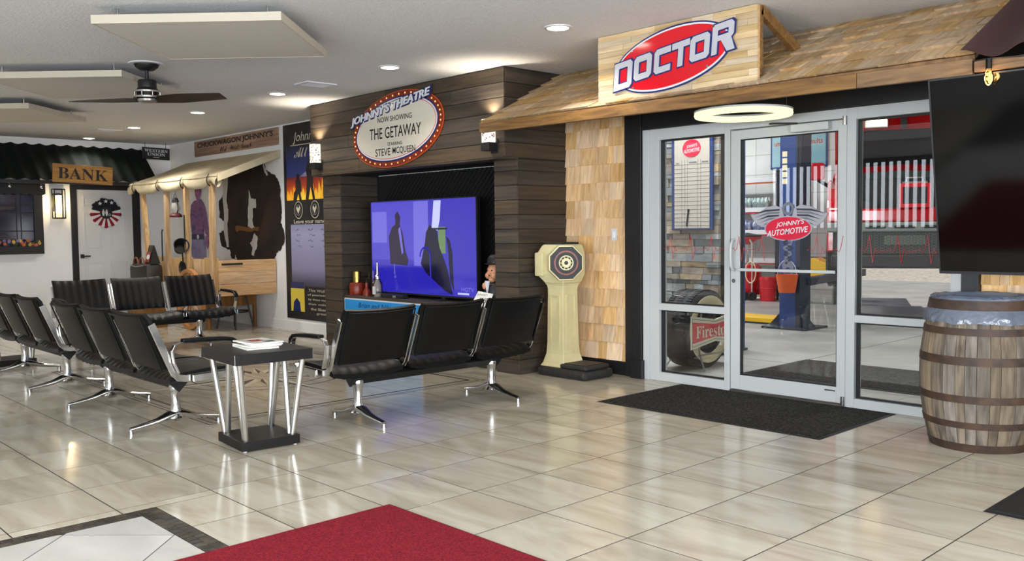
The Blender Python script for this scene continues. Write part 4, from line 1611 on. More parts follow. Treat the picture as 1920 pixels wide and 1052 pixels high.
# ================================================================== ceiling: lights, panels, vents, fan
glow('lamp_lens', 'fff6e4', 12.0)
where = ['between the theatre and the DOCTOR sign', 'in front of the theatre sign', 'beside the ceiling vent near the theatre', 'over the far bench row', 'over the chuckwagon awning end', 'next to the green bank awning']
for k, lx in enumerate((-0.15, -2.26, -4.31, -6.28, -8.33, -10.15)):
    c = (lx, 1.385, CEIL)
    r = thing('recessed_light', 'lit recessed ceiling light ' + where[k], 'ceiling light', (lx, 1.385, CEIL), 0, 'recessed ceiling lights')
    B().lathe([(0.105, 0.0), (0.103, -0.006), (0.082, -0.010), (0.078, -0.004), (0.078, 0.0)], c, 32).build('trim_ring', 'sign_white', r, smooth=0.6)
    B().lathe([(0.078, -0.004), (0.05, -0.012), (0.0, -0.015)], c, 24).build('lens', 'lamp_lens', r, smooth=True)
    add_light('recessed_and_fill_spot', 'SPOT', (lx, 1.385, CEIL - 0.03), 25 if lx < -10 else 105 if lx < -6 else 48, (1.0, 0.93, 0.83), 0.07, aim=(lx, 1.385, 0), spot=radians(140))
for lx in (-0.15, -4.31, -6.3, -8.33, -9.9, 2.5):  # added ceiling spots without fixtures, out of view, to brighten the room
    add_light('recessed_and_fill_spot', 'SPOT', (lx, -3.2, CEIL - 0.03), 110 if lx < -6 else 60, (1.0, 0.97, 0.93), 0.07, aim=(lx, -3.2, 0), spot=radians(140))

for cx, cy, lab in ((-1.66, -0.53, 'square cream acoustic panel nearest the viewer under the ceiling'), (-4.42, -0.53, 'square cream acoustic panel behind the ceiling fan'), (-7.05, -0.55, 'square cream acoustic panel farthest away over the benches')):
    pnl = thing('acoustic_panel', lab, 'ceiling panel', (cx, cy, CEIL - 0.12), radians(45), 'hanging acoustic panels')
    h = 0.61
    B().box(-h, h, -h, h, 0.0, 0.05).build('panel', 'panel_face', pnl, world=False)
    B().ring(rect(-h - 0.012, h + 0.012, -h - 0.012, h + 0.012), rect(-h, h, -h, h), Frame((0, 0, 0), X, Y), -0.002, 0.054).build('edge_frame', 'panel_cream', pnl, world=False)
    for sx in (-1, 1):
        for sy in (-1, 1):
            B().cyl((sx * 0.5, sy * 0.5, 0.05), (sx * 0.5, sy * 0.5, 0.12), 0.008, seg=8).build('hanger', 'steel', pnl, world=False)

for cx, cy, lab in ((-3.51, 1.37, 'slatted ceiling air vent near the theatre'), (-8.9, 1.22, 'slatted ceiling air vent near the bank awning')):
    v = thing('ceiling_vent', lab, 'vent', (cx, cy, CEIL), 0, 'ceiling air vents')
    B().ring(rect(-0.17, 0.17, -0.13, 0.13), rect(-0.135, 0.135, -0.095, 0.095), Frame((cx, cy, CEIL), Y, X), 0.0, 0.012).build('frame', 'sign_white', v)
    B().box(cx - 0.10, cx + 0.10, cy - 0.14, cy + 0.14, CEIL - 0.003, CEIL - 0.001).build('duct', 'grout', v)
    for k in range(7):
        B().obox((cx - 0.085 + k * 0.028, cy, CEIL - 0.007), (0.007, 0.135, 0.0012), Vector((1, 0, 0.5)).normalized(), Y, Vector((-0.5, 0, 1)).normalized()).build('slat', 'sign_white', v)

fx, fy = -3.47, -0.34
fan = thing('ceiling_fan', 'black ceiling fan with two walnut propeller blades', 'ceiling fan', (fx, fy, CEIL))
B().lathe([(0.15, 0), (0.15, -0.0096), (0.11, -0.0112), (0.11, 0)], (fx, fy, CEIL), 32).build('ceiling_plate', 'sign_white', fan)
B().lathe([(0.0, -0.0096), (0.10, -0.0096), (0.095, -0.0320), (0.06, -0.0600), (0.0, -0.0640)], (fx, fy, CEIL), 28).build('canopy', 'black_steel', fan, smooth=True)
B().cyl((fx, fy, CEIL - 0.0560), (fx, fy, CEIL - 0.1600), 0.016, seg=12).build('downrod', 'black_steel', fan, smooth=True)
B().lathe([(0.0, -0.1440), (0.07, -0.1440), (0.078, -0.1600), (0.078, -0.2120), (0.09, -0.2280), (0.095, -0.2400), (0.0, -0.2400)], (fx, fy, CEIL), 28).build('motor_housing', 'black_steel', fan, smooth=0.6)
B().lathe([(0.09, -0.2400), (0.09, -0.3000), (0.0, -0.3000)], (fx, fy, CEIL), 28).build('motor', 'dark_metal', fan, smooth=0.6)
for zz in (-0.24, -0.288):
    B().lathe([(0.118, zz), (0.118, zz - 0.014), (0.106, zz - 0.014), (0.106, zz), (0.118, zz)], (fx, fy, CEIL), 32).build('cage_ring', 'brushed', fan, smooth=0.6)
for k in range(8):
    a = k * pi / 4
    B().cyl((fx + 0.112 * cos(a), fy + 0.112 * sin(a), CEIL - 0.2400), (fx + 0.112 * cos(a), fy + 0.112 * sin(a), CEIL - 0.2960), 0.005, seg=6).build('cage_bar', 'brushed', fan)
B().lathe([(0.0, -0.3440), (0.05, -0.3424), (0.085, -0.3296), (0.09, -0.3120), (0.0, -0.3040)], (fx, fy, CEIL), 24).build('bottom_cap', 'brushed', fan, smooth=0.6)
bd = Vector((0.78, 0.626, 0)).normalized()
bw = Vector((-bd.y, bd.x, 0))
for s in (-1, 1):
    def blade(u, v, s=s):
        r = 0.03 + 0.67 * u
        w = 0.04 + 0.035 * min(1, u * 2.5)
        tw = 0.30 * (1 - u) + 0.20
        c = (v - 0.5) * 2 * w
        return Vector((fx, fy, CEIL - 0.3136 + 0.012 * u)) + bd * s * r + bw * c * cos(tw) * s - Z * c * sin(tw)
    B().shell(blade, Vector((0, 0, -1)), 20, 6, lambda u, v: 0.011 * (1 - 0.6 * abs(2 * v - 1) ** 3)).build('blade', 'walnut', fan, smooth=True)
# ================================================================== bank front on the west wall
WF = Frame((XB, 0, 0), Y, Z)                       # faces into the room: a = y, b = z
mat('door_white', 'c9cacb', 0.5)
tr4 = structure('trim_4', (XB, 1.75, 0))
B().box(XB, XB + 0.03, 1.215, 1.31, 0, 2.15).build('casing', 'black_trim', tr4, bevel=0.003)
B().box(XB, XB + 0.03, 2.165, 2.29, 0, 2.15).build('casing', 'black_trim', tr4, bevel=0.003)
B().box(XB, XB + 0.03, 1.31, 2.165, 2.065, 2.15).build('casing', 'black_trim', tr4, bevel=0.003)
d2 = structure('door_2', (XB, 1.74, 0))
B().box(XB, XB + 0.022, 1.31, 2.165, 0.005, 2.065).build('leaf', 'door_white', d2)
for y0, y1, z0, z1 in ((1.40, 1.69, 1.79, 1.97), (1.79, 2.08, 1.79, 1.97), (1.40, 1.69, 1.10, 1.70), (1.79, 2.08, 1.10, 1.70), (1.40, 1.69, 0.22, 0.92), (1.79, 2.08, 0.22, 0.92)):
    p = B().plate(rect(y0 + 0.04, y1 - 0.04, z0 + 0.04, z1 - 0.04), WF, 0.022, 0.029).build('raised_panel', 'door_white', d2, bevel=0.004)
    B().ring(rect(y0, y1, z0, z1), rect(y0 + 0.016, y1 - 0.016, z0 + 0.016, z1 - 0.016), WF, 0.022, 0.030).build('panel_moulding', 'door_white', p)
hb = B().box(XB + 0.022, XB + 0.05, 1.335, 1.385, 0.985, 1.045).build('handle_plate', 'black_trim', d2)
B().box(XB + 0.05, XB + 0.07, 1.35, 1.475, 1.003, 1.025).build('lever', 'black_trim', hb)

# wreath
wr = thing('wreath', 'red white and navy ribbon wreath with stars on the white door', 'wreath', (XB + 0.03, 1.735, 1.70))
WC = Frame((XB + 0.030, 1.735, 1.70), Y, Z)
mat('navy_cloth', '12131f', 0.9)
mat('red_cloth', '7d1226', 0.9)
mat('white_cloth', 'd8d4d0', 0.9)
for k in range(26):
    a = 2 * pi * (k + 0.5) / 26
    top = 0.35 < a < 2.8
    r0, r1 = 0.09, 0.225 + 0.012 * sin(k * 2.1)
    dw = 0.125
    pl = [(r0 * cos(a - dw), r0 * sin(a - dw)), (r1 * cos(a - dw * 0.95), r1 * sin(a - dw * 0.95)), (r1 * 1.05 * cos(a), r1 * 1.05 * sin(a)), (r1 * cos(a + dw * 0.95), r1 * sin(a + dw * 0.95)), (r0 * cos(a + dw), r0 * sin(a + dw))]
    B().plate(pl, WC, 0.006 * (k % 2), 0.030 + 0.006 * (k % 2)).build('ribbon_loop', 'navy_cloth' if top else ('red_cloth' if k % 2 else 'white_cloth'), wr, bevel=0.003)
B().plate(ellipse(0.095, 0.095, 24), WC, 0.03, 0.042).build('plaque', 'ink_black', wr)
for sx, sy in ((-0.09, 0.15), (0.0, 0.185), (0.09, 0.165)):
    st = []
    for k in range(10):
        rr = 0.034 if k % 2 == 0 else 0.014
        st.append((sx + rr * sin(k * pi / 5), sy + rr * cos(k * pi / 5)))
    B().plate(st[::-1], WC, 0.036, 0.042).build('star', 'sign_white', wr)
for px in (-0.045, 0.005):
    B().plate(ellipse(0.011, 0.011, 12, px, 0.045), WC, 0.042, 0.045).build('restroom_symbol', 'sign_white', wr)
    B().plate([(px - 0.018, 0.03), (px - 0.018, -0.01), (px - 0.010, -0.05), (px + 0.010, -0.05), (px + 0.018, -0.01), (px + 0.018, 0.03)], WC, 0.042, 0.045).build('restroom_symbol', 'sign_white', wr)
B().ring(ellipse(0.018, 0.018, 16, 0.05, -0.03), ellipse(0.012, 0.012, 16, 0.05, -0.03), WC, 0.042, 0.045).build('restroom_symbol', 'sign_white', wr)

# window with dark frame, leaded panes and flower box
ww = structure('window_7', (XB, 0.05, 1.07))
WY0, WY1 = -0.75, 0.80
for q in ((WY0, WY1, 1.07, 1.15), (WY0, WY1, 2.02, 2.14), (WY0, WY0 + 0.12, 1.15, 2.02), (WY1 - 0.12, WY1, 1.15, 2.02)):
    B().plate(rect(*q), WF, 0.0, 0.06).build('window_frame', 'black_trim', ww)
mat('dusk_glass', '3d3c52', 0.12, color2='24222e', scale=(3, 3, 3))
mat('pane_lines', '1a1716', 0.5)
B().plate(rect(WY0 + 0.12, WY1 - 0.12, 1.15, 2.02), WF, 0.002, 0.008).build('backing', 'ink_black', ww)
ys = [WY0 + 0.12, -0.42, 0.10, 0.22, 0.46, WY1 - 0.12]
ys = [-0.63, -0.37, 0.05, 0.16, 0.44, 0.50, 0.68]
zs_ = [1.15, 1.42, 1.70, 1.82, 2.02]
for a, b_ in zip(ys, ys[1:]):
    for c, d_ in zip(zs_, zs_[1:]):
        B().plate(rect(a + 0.008, b_ - 0.008, c + 0.008, d_ - 0.008), WF, 0.008, 0.014).build('pane', 'dusk_glass', ww)
mat('faint_gold', '4f4436', 0.4)
for zz, w in ((1.775, 0.24), (1.755, 0.18), (1.345, 0.26), (1.31, 0.24)):
    B().plate(rect(0.30 - w / 2, 0.30 + w / 2, zz - 0.005, zz + 0.005), WF, 0.014, 0.016).build('gilt_line', 'faint_gold', ww)
b = B()
n = 14
pl = [(WY0 - 0.03, 2.14), (WY0 - 0.03, 2.0)]
for k in range(n * 4 + 1):
    yy = WY0 - 0.03 + (WY1 + 0.06 - WY0) * k / (n * 4)
    pl.append((yy, 1.985 - 0.02 * abs(sin(k * pi / 4))))
pl.append((WY1 + 0.03, 2.14))
b.plate(pl, WF, 0.06, 0.12)
b.build('scalloped_valance', 'black_paint', ww)
fb = thing('flower_box', 'black window box full of orange yellow and purple flowers', 'flower box', (XB + 0.06, 0.0, 1.07))
B().box(XB + 0.06, XB + 0.16, WY0 + 0.05, 0.72, 1.08, 1.19).build('box', 'black_paint', fb, bevel=0.004)
rnd = random.Random(31)
cols = {'petal_orange': 'c7622c', 'petal_yellow': 'd1b04a', 'petal_pink': 'c0626a', 'petal_violet': '7f7bb0', 'leaf_green': '2f4a2c'}
for nme, c in cols.items():
    mat(nme, c, 0.8)
lf = B()
for k in range(150):
    c = Vector((XB + 0.11 + rnd.uniform(-0.05, 0.06), rnd.uniform(WY0 + 0.08, 0.70), 1.20 + rnd.uniform(-0.02, 0.06)))
    d_ = Vector((rnd.uniform(-1, 1), rnd.uniform(-1, 1), rnd.uniform(0.1, 1))).normalized()
    w_ = d_.cross(Vector((rnd.random(), rnd.random(), 0.3))).normalized()
    lf._faces([c, c + d_ * 0.025 + w_ * 0.012, c + d_ * 0.055, c + d_ * 0.025 - w_ * 0.012], [(0, 1, 2, 3)])
lf.build('foliage', 'leaf_green', fb, kind='stuff')
for k in range(46):
    c = Vector((XB + 0.12 + rnd.uniform(-0.03, 0.05), WY0 + 0.1 + (0.68 - WY0) * (k + rnd.random()) / 47, 1.235 + rnd.uniform(-0.03, 0.045)))
    b = B()
    for j in range(6):
        a = j * pi / 3
        b.ell(c + Vector((0.010, cos(a) * 0.014, sin(a) * 0.014)), (0.008, 0.012, 0.012), 6, 4)
    b.ell(c + Vector((0.016, 0, 0)), 0.008, 6, 4)
    b.build('blossom', ['petal_orange', 'petal_yellow', 'petal_pink', 'petal_violet', 'petal_yellow', 'petal_orange'][rnd.randrange(6)], fb)

# wall lantern
glow('lantern_glow', 'ffdf9a', 9.0)
lt = thing('wall_lantern', 'lit black frame wall lantern between the dark window and white door', 'lantern', (XB, 1.02, 1.61))
B().box(XB, XB + 0.02, 0.955, 1.085, 1.72, 2.0).build('back_plate', 'black_steel', lt)
cage = B()
x0, x1, y0, y1, z0, z1 = XB + 0.03, XB + 0.16, 0.945, 1.095, 1.615, 2.06
for yy in (y0, y1):
    for xx in (x0, x1):
        cage.box(xx - 0.007, xx + 0.007, yy - 0.007, yy + 0.007, z0, z1)
for zz in (z0, z1):
    cage.box(x0, x1, y0 - 0.007, y0 + 0.007, zz - 0.009, zz + 0.009).box(x0, x1, y1 - 0.007, y1 + 0.007, zz - 0.009, zz + 0.009)
    cage.box(x0 - 0.007, x0 + 0.007, y0, y1, zz - 0.009, zz + 0.009).box(x1 - 0.007, x1 + 0.007, y0, y1, zz - 0.009, zz + 0.009)
cage.build('cage', 'black_steel', lt)
B().cyl((XB + 0.095, 1.02, 1.70), (XB + 0.095, 1.02, 1.97), 0.042, seg=20).build('glass_cylinder', 'lantern_glow', lt, smooth=True)
B().box(XB + 0.02, XB + 0.11, 1.0, 1.04, 1.975, 2.0).build('arm', 'black_steel', lt)
add_light('lantern_light', 'POINT', (XB + 0.17, 1.02, 1.84), 7, (1.0, 0.74, 0.42), 0.04)
B().lathe([(0.05, 0.0), (0.05, 0.03), (0.0, 0.03)], (XB + 0.095, 1.02, 1.965), 16).build('cap', 'black_steel', lt)

# green corrugated awning
mat('green_metal', '101613', 0.75, spec=0.2)
ga = thing('green_awning', 'dark green corrugated metal awning over the bank front', 'awning', (XB, -0.5, 2.2))
G0, G1 = Vector((XB + 0.68, 0, 2.175)), Vector((XB + 0.01, 0, 2.745))
gs = G1 - G0
gn = Vector((0.65, 0, 0.76))


def gcorr(u, v):
    y = -4.2 + u * 6.55
    return Vector((0, y, 0)) + G0 + gs * v + gn * (0.012 * cos(2 * pi * y / 0.20) + (0.006 if cos(2 * pi * y / 0.20) > 0.7 else 0))


B().shell(gcorr, -gn * 0.004, 264, 2, lambda u, v: 1.0).build('corrugated_sheet', 'green_metal', ga, smooth=True)
B().box(XB + 0.60, XB + 0.64, -4.2, 2.35, 2.115, 2.165).build('front_rail', 'black_trim', ga)
for yy in (-4.0, -1.6, 0.6, 2.3):
    B().bar([(XB + 0.01, yy, 2.66), (XB + 0.62, yy, 2.15)], Y, 0.04, 0.03).build('rafter', 'black_trim', ga)
pane_glass('small_bulb', (0.95, 0.95, 0.95), 1.4)
for k, yy in enumerate((0.20, 0.62, 1.95)):
    lb = thing('string_bulb', 'small unlit hanging bulb under the green awning ' + ('left of the BANK sign, outer one', 'left of the BANK sign, inner one', 'right of the BANK sign')[k], 'light bulb', (XB + 0.64, yy, 2.10), 0, 'unlit bulbs under the green awning')
    B().cyl((XB + 0.645, yy, 2.125), (XB + 0.645, yy, 2.095), 0.012, seg=8).build('socket', 'black_trim', lb)
    B().ell((XB + 0.645, yy, 2.068), (0.022, 0.022, 0.03), 12, 8).build('glass_envelope', 'steel', lb, smooth=True)

bs = thing('bank_sign', 'wooden plank sign reading BANK hung from the green awning', 'sign', (XB + 0.72, 1.19, 2.25))
BF = Frame((XB + 0.715, 1.19, 2.262), Y, Z, radians(-2.5))
B().plate(rect(-0.43, 0.43, -0.135, 0.135), BF, 0.0, 0.02).build('board', 'bank_wood', bs, bevel=0.003)
text('lettering', 'BANK'.translate(MB), BF, 0, 0, 0.72, 0.17, 'ink_black', bs, 0.02, 0.023)

wu = thing('hanging_sign', 'black hanging sign reading WESTERN UNION at the green awning end', 'sign', (-10.3, 2.47, 2.57))
UF = Frame((-10.29, 2.475, 2.665), Y, Z, radians(-1.5))
B().plate(rect(-0.225, 0.225, -0.095, 0.095), UF, -0.02, 0.0).build('board', 'ink_black', wu, bevel=0.003)
text('lettering', 'WESTERN'.translate(MB), UF, 0, 0.045, 0.38, 0.048, 'sign_white', wu, 0.0, 0.002)
text('lettering', 'UNION'.translate(MB), UF, 0, -0.015, 0.29, 0.048, 'sign_white', wu, 0.0, 0.002)
B().plate(rect(-0.05, 0.05, -0.066, -0.058), UF, 0.0, 0.002).build('dash', 'sign_white', wu)
B().cyl((-10.30, 2.30, 2.755), (-10.30, 2.30, CEIL), 0.004, seg=6).build('hanger', 'black_steel', wu)
B().cyl((-10.30, 2.64, 2.755), (-10.30, 2.64, CEIL), 0.004, seg=6).build('hanger', 'black_steel', wu)

# ================================================================== chuckwagon corner
PF = Frame((0, YP, 0), X, Z)                       # poster wall: a = x, b = z
cs = thing('chuckwagon_sign', 'brown plank sign reading CHUCKWAGON JOHNNYS above the canvas awning', 'sign', (-8.25, YP, 2.57))
B().plate(rect(-9.58, -6.90, 2.575, 2.815), PF, 0.0, 0.025).build('board', 'sign_brown', cs, bevel=0.003)
CF = Frame((0, YP - 0.025, 0), X, Z)
text('lettering', "CHUCKWAGON JOHNNY'S", CF, -8.24, 2.735, 2.44, 0.105, 'ink_black', cs, 0, 0.003, bold=0.03)
for wd_, cx_, w_ in (('Old', -8.55, 0.22), ('West', -8.20, 0.30), ('Grub', -7.82, 0.32)):
    text('lettering', wd_.translate(SC), CF, cx_, 2.632, w_, 0.075, 'ink_black', cs, 0, 0.003)

ca = thing('canvas_awning', 'cream canvas awning with rolled strapped valance over the chuckwagon', 'awning', (-8.4, 2.3, 2.1))
CX0_, CX1_ = -9.95, -6.88


def can(u, v):
    x = CX0_ + u * (CX1_ - CX0_)
    y = YP - 0.01 - v * 0.92
    z = 2.50 - 0.36 * v - 0.02 * sin(v * pi) * (0.5 + 0.5 * cos(u * 4 * pi))
    return Vector((x, y, z))


B().shell(can, Vector((0, 0, -0.006)), 32, 8, lambda u, v: 1.0).build('canopy', 'canvas', ca, smooth=True)
straps = [-9.72, -8.80, -7.95, -7.10]


def val(u, v):
    x = CX0_ + u * (CX1_ - CX0_)
    dmin = min(abs(x - s) for s in straps)
    sag = 0.045 * (1 - math.exp(-(dmin / 0.16) ** 2))
    pinch = 0.035 * math.exp(-(dmin / 0.10) ** 2)
    a = v * 1.75 * pi
    r = 0.055 + 0.012 * sag / 0.045 - pinch * 0.7
    if v < 0.35:
        t = v / 0.35
        return Vector((x, YP - 0.93 - 0.012 * t, 2.14 - 0.03 * t))
    t = (v - 0.35) / 0.65
    a = pi * 0.5 - t * 1.9 * pi
    zc = 2.112 - r - sag * 0.4
    return Vector((x, YP - 0.93 - 0.012 + 0.02 - r * 0.75 * cos(a) * 0.9 + 0.01 * mnoise.noise(Vector((x * 5, t * 4, 0))), zc + r * sin(a) * 1.0))


B().grid(val, 96, 22).build('rolled_valance', 'canvas', ca, smooth=True)
b = B()
b._faces([(CX1_, YP - 0.01, 2.50), (CX1_, YP - 0.93, 2.14), (CX1_, YP - 0.93, 2.04), (CX1_, YP - 0.01, 2.40)], [(0, 1, 2, 3)])
b._faces([(CX1_ + 0.008, YP - 0.01, 2.50), (CX1_ + 0.008, YP - 0.93, 2.14), (CX1_ + 0.008, YP - 0.93, 2.04), (CX1_ + 0.008, YP - 0.01, 2.40)], [(3, 2, 1, 0)])
b.build('side_flap', 'canvas', ca)
for s in straps:
    B().tube([(s, YP - 0.945, 2.15), (s, YP - 0.972, 2.11), (s + 0.01, YP - 0.985, 2.06), (s + 0.02, YP - 0.975, 2.01), (s + 0.04, YP - 0.95, 1.985)], 0.012, 6, flat=0.4).build('strap', 'strap', ca)

wg = thing('chuckwagon', 'pine chuckwagon box with canvas posts and a cooking counter', 'wagon', (-8.3, 2.35, 0))
for xt, xb in ((-9.56, -9.36), (-8.66, -8.68), (-7.98, -8.0), (-7.15, -7.22)):
    B().bar([(xt, 1.95, 2.10), (xb, 1.95, 0.52)], Y, 0.06, 0.075).build('post', 'pine_v', wg)
for k in range(6):
    xa = -9.50 + k * 0.40
    B().box(xa, xa + 0.395, 1.965, 1.985, 0.52, 1.0 + 0.02 * (k % 2)).build('front_board', 'pine_v', wg, bevel=0.002)
for z0, z1 in ((0.50, 0.66), (0.664, 0.825), (0.829, 0.985)):
    B().box(-7.07, -7.045, 1.96, YP - 0.02, z0, z1).build('side_board', 'pine', wg, bevel=0.002)
B().box(-9.5, -7.07, 1.985, YP - 0.02, 0.50, 0.53).build('bed', 'pine', wg)
B().box(-7.06, -7.03, 2.0, 2.30, 0.92, 0.945).build('towel_bar', 'black_steel', wg)
for xx in (-9.1, -7.6):
    B().box(xx - 0.05, xx + 0.05, 2.05, 2.75, 0.32, 0.5).build('axle_block', 'pine_dark', wg)
    for yy in (2.05, 2.75):
        B().cyl((xx, yy, 0.0), (xx, yy, 0.5), 0.03, seg=10).build('support_leg', 'pine_dark', wg)
for xx, lab in ((-9.25, 'spoked wooden wagon wheel next to the white bank door'), (-7.85, 'spoked wooden wagon wheel behind the front bench seats')):
    wh = thing('wagon_wheel', lab, 'wheel', (xx, 1.87, 0), 0, 'chuckwagon wheels')
    R = 0.43
    wf = Frame((xx, 1.90, R), X, Z)
    mat('wheel_wood', 'b07a45', 0.6) if 'wheel_wood' not in M else None
    B().ring(ellipse(R, R, 40), ellipse(R - 0.055, R - 0.055, 40), wf, -0.03, 0.03).build('rim', 'wheel_wood', wh, bevel=0.004)
    B().cyl(wf.p(0, 0, -0.05), wf.p(0, 0, 0.07), 0.06, 0.045, seg=16).build('hub', 'wheel_wood', wh)
    for k in range(12):
        a = k * pi / 6
        B().cyl(wf.p(0.05 * cos(a), 0.05 * sin(a)), wf.p((R - 0.05) * cos(a), (R - 0.05) * sin(a)), 0.014, seg=8).build('spoke', 'wheel_wood', wh)

# things hung on the wagon
ln = thing('oil_lantern', 'red based oil lantern hanging between the wagon posts', 'lantern', (-8.24, 1.93, 1.60))
lc = (-8.24, 1.90, 1.59)
mat('maroon', '5a2026', 0.4)
mat('lantern_glass', 'c9c6c0', 0.1, alpha=0.55)
B().lathe([(0.0, 0), (0.085, 0.0), (0.09, 0.025), (0.06, 0.055), (0.035, 0.06), (0.0, 0.06)], lc, 20).build('fuel_base', 'maroon', ln, smooth=0.6)
B().lathe([(0.035, 0.06), (0.06, 0.10), (0.065, 0.14), (0.045, 0.20), (0.035, 0.215)], lc, 20).build('globe', 'lantern_glass', ln, smooth=True)
B().lathe([(0.05, 0.215), (0.045, 0.24), (0.03, 0.275), (0.0, 0.285)], lc, 16).build('chimney', 'iron', ln, smooth=0.6)
for s in (-1, 1):
    B().tube([(lc[0] + s * 0.045, lc[1], lc[2] + 0.06), (lc[0] + s * 0.085, lc[1], lc[2] + 0.11), (lc[0] + s * 0.075, lc[1], lc[2] + 0.19), (lc[0] + s * 0.045, lc[1], lc[2] + 0.24)], 0.007, 6).build('side_tube', 'iron', ln)
B().tube([(lc[0] + 0.05 * cos(a), lc[1], lc[2] + 0.24 + 0.09 * sin(a)) for a in [pi * k / 8 for k in range(9)]], 0.004, 5).build('bail', 'iron', ln)
B().tube([(lc[0], lc[1], lc[2] + 0.325), (lc[0], lc[1] + 0.03, 2.12)], 0.003, 5).build('hook', 'iron', ln)


def pan(name, lab, x, z, r, hl, m='iron', depth=0.035):
    t = thing(name, lab, 'pan', (x, 1.90, z), 0, 'pans hung on the wagon')
    B().lathe([(0.0, 0.0), (r * 0.85, 0.0), (r, depth), (r - 0.008, depth), (r * 0.82, 0.008), (0.0, 0.008)], (x, 1.93, z), 24, axis=-Y).build('bowl', m, t, smooth=0.7)
    B().bar([(x, 1.915, z + r - 0.01), (x, 1.91, z + r + hl)], X, 0.026, 0.012).build('handle', m, t)


pan('skillet', 'black iron skillet hung on the pine wagon front', -8.08, 0.86, 0.105, 0.14)
ct = thing('hat_pot', 'dark pot hanging from a rod on the wagon post', 'pot', (-8.02, 1.88, 1.05), 0)
B().lathe([(0.0, -0.09), (0.07, -0.09), (0.11, 0.09), (0.10, 0.09), (0.065, -0.08), (0, -0.08)], (-8.02, 1.86, 1.16), 20, axis=Vector((0.9, -0.2, 0.35))).build('bowl', 'iron', ct, smooth=0.7)
B().cyl((-7.99, 1.91, 1.20), (-7.99, 1.91, 1.62), 0.008, seg=6).build('rod', 'iron', ct)
pk = thing('iron_poker', 'thin black iron poker hung on the second wagon post', 'poker', (-8.75, 1.88, 0.9))
B().tube([(-8.76, 1.90, 0.95), (-8.755, 1.90, 1.38), (-8.74, 1.90, 1.42), (-8.72, 1.90, 1.40)], 0.010, 6).build('rod', 'iron', pk)
bg = thing('leather_bag', 'brown leather bag with looped handles on the wagon counter', 'bag', (-8.82, 1.740, 0.5))
mat('bag_leather', '2c241f', 0.55, color2='1d1815', scale=(9, 9, 9))
B().box(-9.16, -8.50, 1.550, 1.810, 0.52, 0.92).build('body', 'bag_leather', bg, bevel=0.06, smooth=True)
mat('handle_leather', '6b3b24', 0.5)
for xx in (-9.02, -8.80):
    B().tube([(xx + 0.09 * cos(a), 1.610, 0.90 + 0.11 * sin(a)) for a in [pi * k / 8 for k in range(9)]], 0.014, 6).build('handle', 'handle_leather', bg, smooth=True)
B().tube([(-9.1, 1.550, 0.90), (-8.85, 1.535, 0.88), (-8.6, 1.550, 0.90)], 0.007, 6).build('zip', 'brushed', bg)
B().box(-9.16, -8.50, 1.530, 1.830, 0.50, 0.52).build('base', 'bag_leather', bg)
st = thing('bag_stand', 'dark crate under the leather bag behind the bench', 'crate', (-8.83, 1.680, 0))
B().box(-9.18, -8.48, 1.520, 1.830, 0.0, 0.499).build('body', 'pine_dark', st)
cfb = thing('coffee_bag', 'black paper coffee bag with a red and white label', 'bag', (-8.62, 1.690, 0.92))
b = B()
b._faces([(-8.74, 1.630, 0.921), (-8.52, 1.630, 0.921), (-8.52, 1.770, 0.921), (-8.74, 1.770, 0.921), (-8.72, 1.690, 1.19), (-8.57, 1.690, 1.19), (-8.57, 1.710, 1.19), (-8.72, 1.710, 1.19)], [(3, 2, 1, 0), (4, 5, 6, 7), (0, 1, 5, 4), (1, 2, 6, 5), (2, 3, 7, 6), (3, 0, 4, 7)])
b.build('pouch', 'ink_black', cfb)
LFr = Frame((-8.64, 1.647, 1.02), X, Vector((0, 0.06, 0.27)))
B().plate(rect(-0.08, 0.07, -0.075, 0.075), LFr, 0.004, 0.006).build('label', 'marquee_red', cfb)
B().plate(ellipse(0.055, 0.038, 24), LFr, 0.006, 0.008).build('label_badge', 'sign_white', cfb)

# printed cardboard cowboy
std = thing('standee', 'purple tinted cutout of a person in shirt, belt and jeans behind the wagon posts', 'cutout', (-9.5, YP - 0.03, 0.7))
SF = Frame((-9.52, YP - 0.012, 0.9), X, Z)
mat('tint_shirt', '5d3f78', 0.6, color2='3c3a80', scale=(5, 5, 9), third='8a5a86')
mat('tint_jeans', '9d95bb', 0.6, color2='7770a2', scale=(6, 6, 5))
mat('tint_skin', 'a8688c', 0.6, color2='8a5590', scale=(9, 9, 9))
mat('tint_hat', '2c2748', 0.6)
B().plate([(-0.27, -0.35), (0.20, -0.35), (0.21, 0.3), (0.17, 0.42), (-0.26, 0.42), (-0.30, 0.2)], SF, 0, 0.010).build('jeans', 'tint_jeans', std)
B().plate([(-0.25, 0.42), (0.16, 0.42), (0.19, 0.60), (0.25, 0.45), (0.33, 0.40), (0.34, 0.52), (0.27, 0.78), (0.20, 0.92), (0.09, 1.00), (-0.13, 0.98), (-0.25, 0.92), (-0.30, 0.75), (-0.28, 0.55)], SF, 0, 0.012).build('shirt', 'tint_shirt', std)
B().plate(rect(-0.26, 0.18, 0.36, 0.44), SF, 0.010, 0.014).build('belt', 'tint_hat', std)
B().plate(ellipse(0.04, 0.035, 16, -0.02, 0.40), SF, 0.014, 0.017).build('buckle', 'sign_white', std)
B().plate([(-0.05, 0.95), (0.04, 0.95), (0.06, 1.05), (-0.04, 1.05)], SF, 0.008, 0.014).build('neck', 'tint_skin', std)
hd = B().plate(ellipse(0.10, 0.13, 24, 0.01, 1.13), SF, 0.010, 0.016).build('head', 'tint_skin', std)
B().plate([(-0.10, 1.17), (-0.09, 1.26), (0.0, 1.29), (0.10, 1.25), (0.13, 1.10), (0.10, 1.14), (0.07, 1.20)][::-1], SF, 0.016, 0.019).build('hair', 'tint_hat', hd)
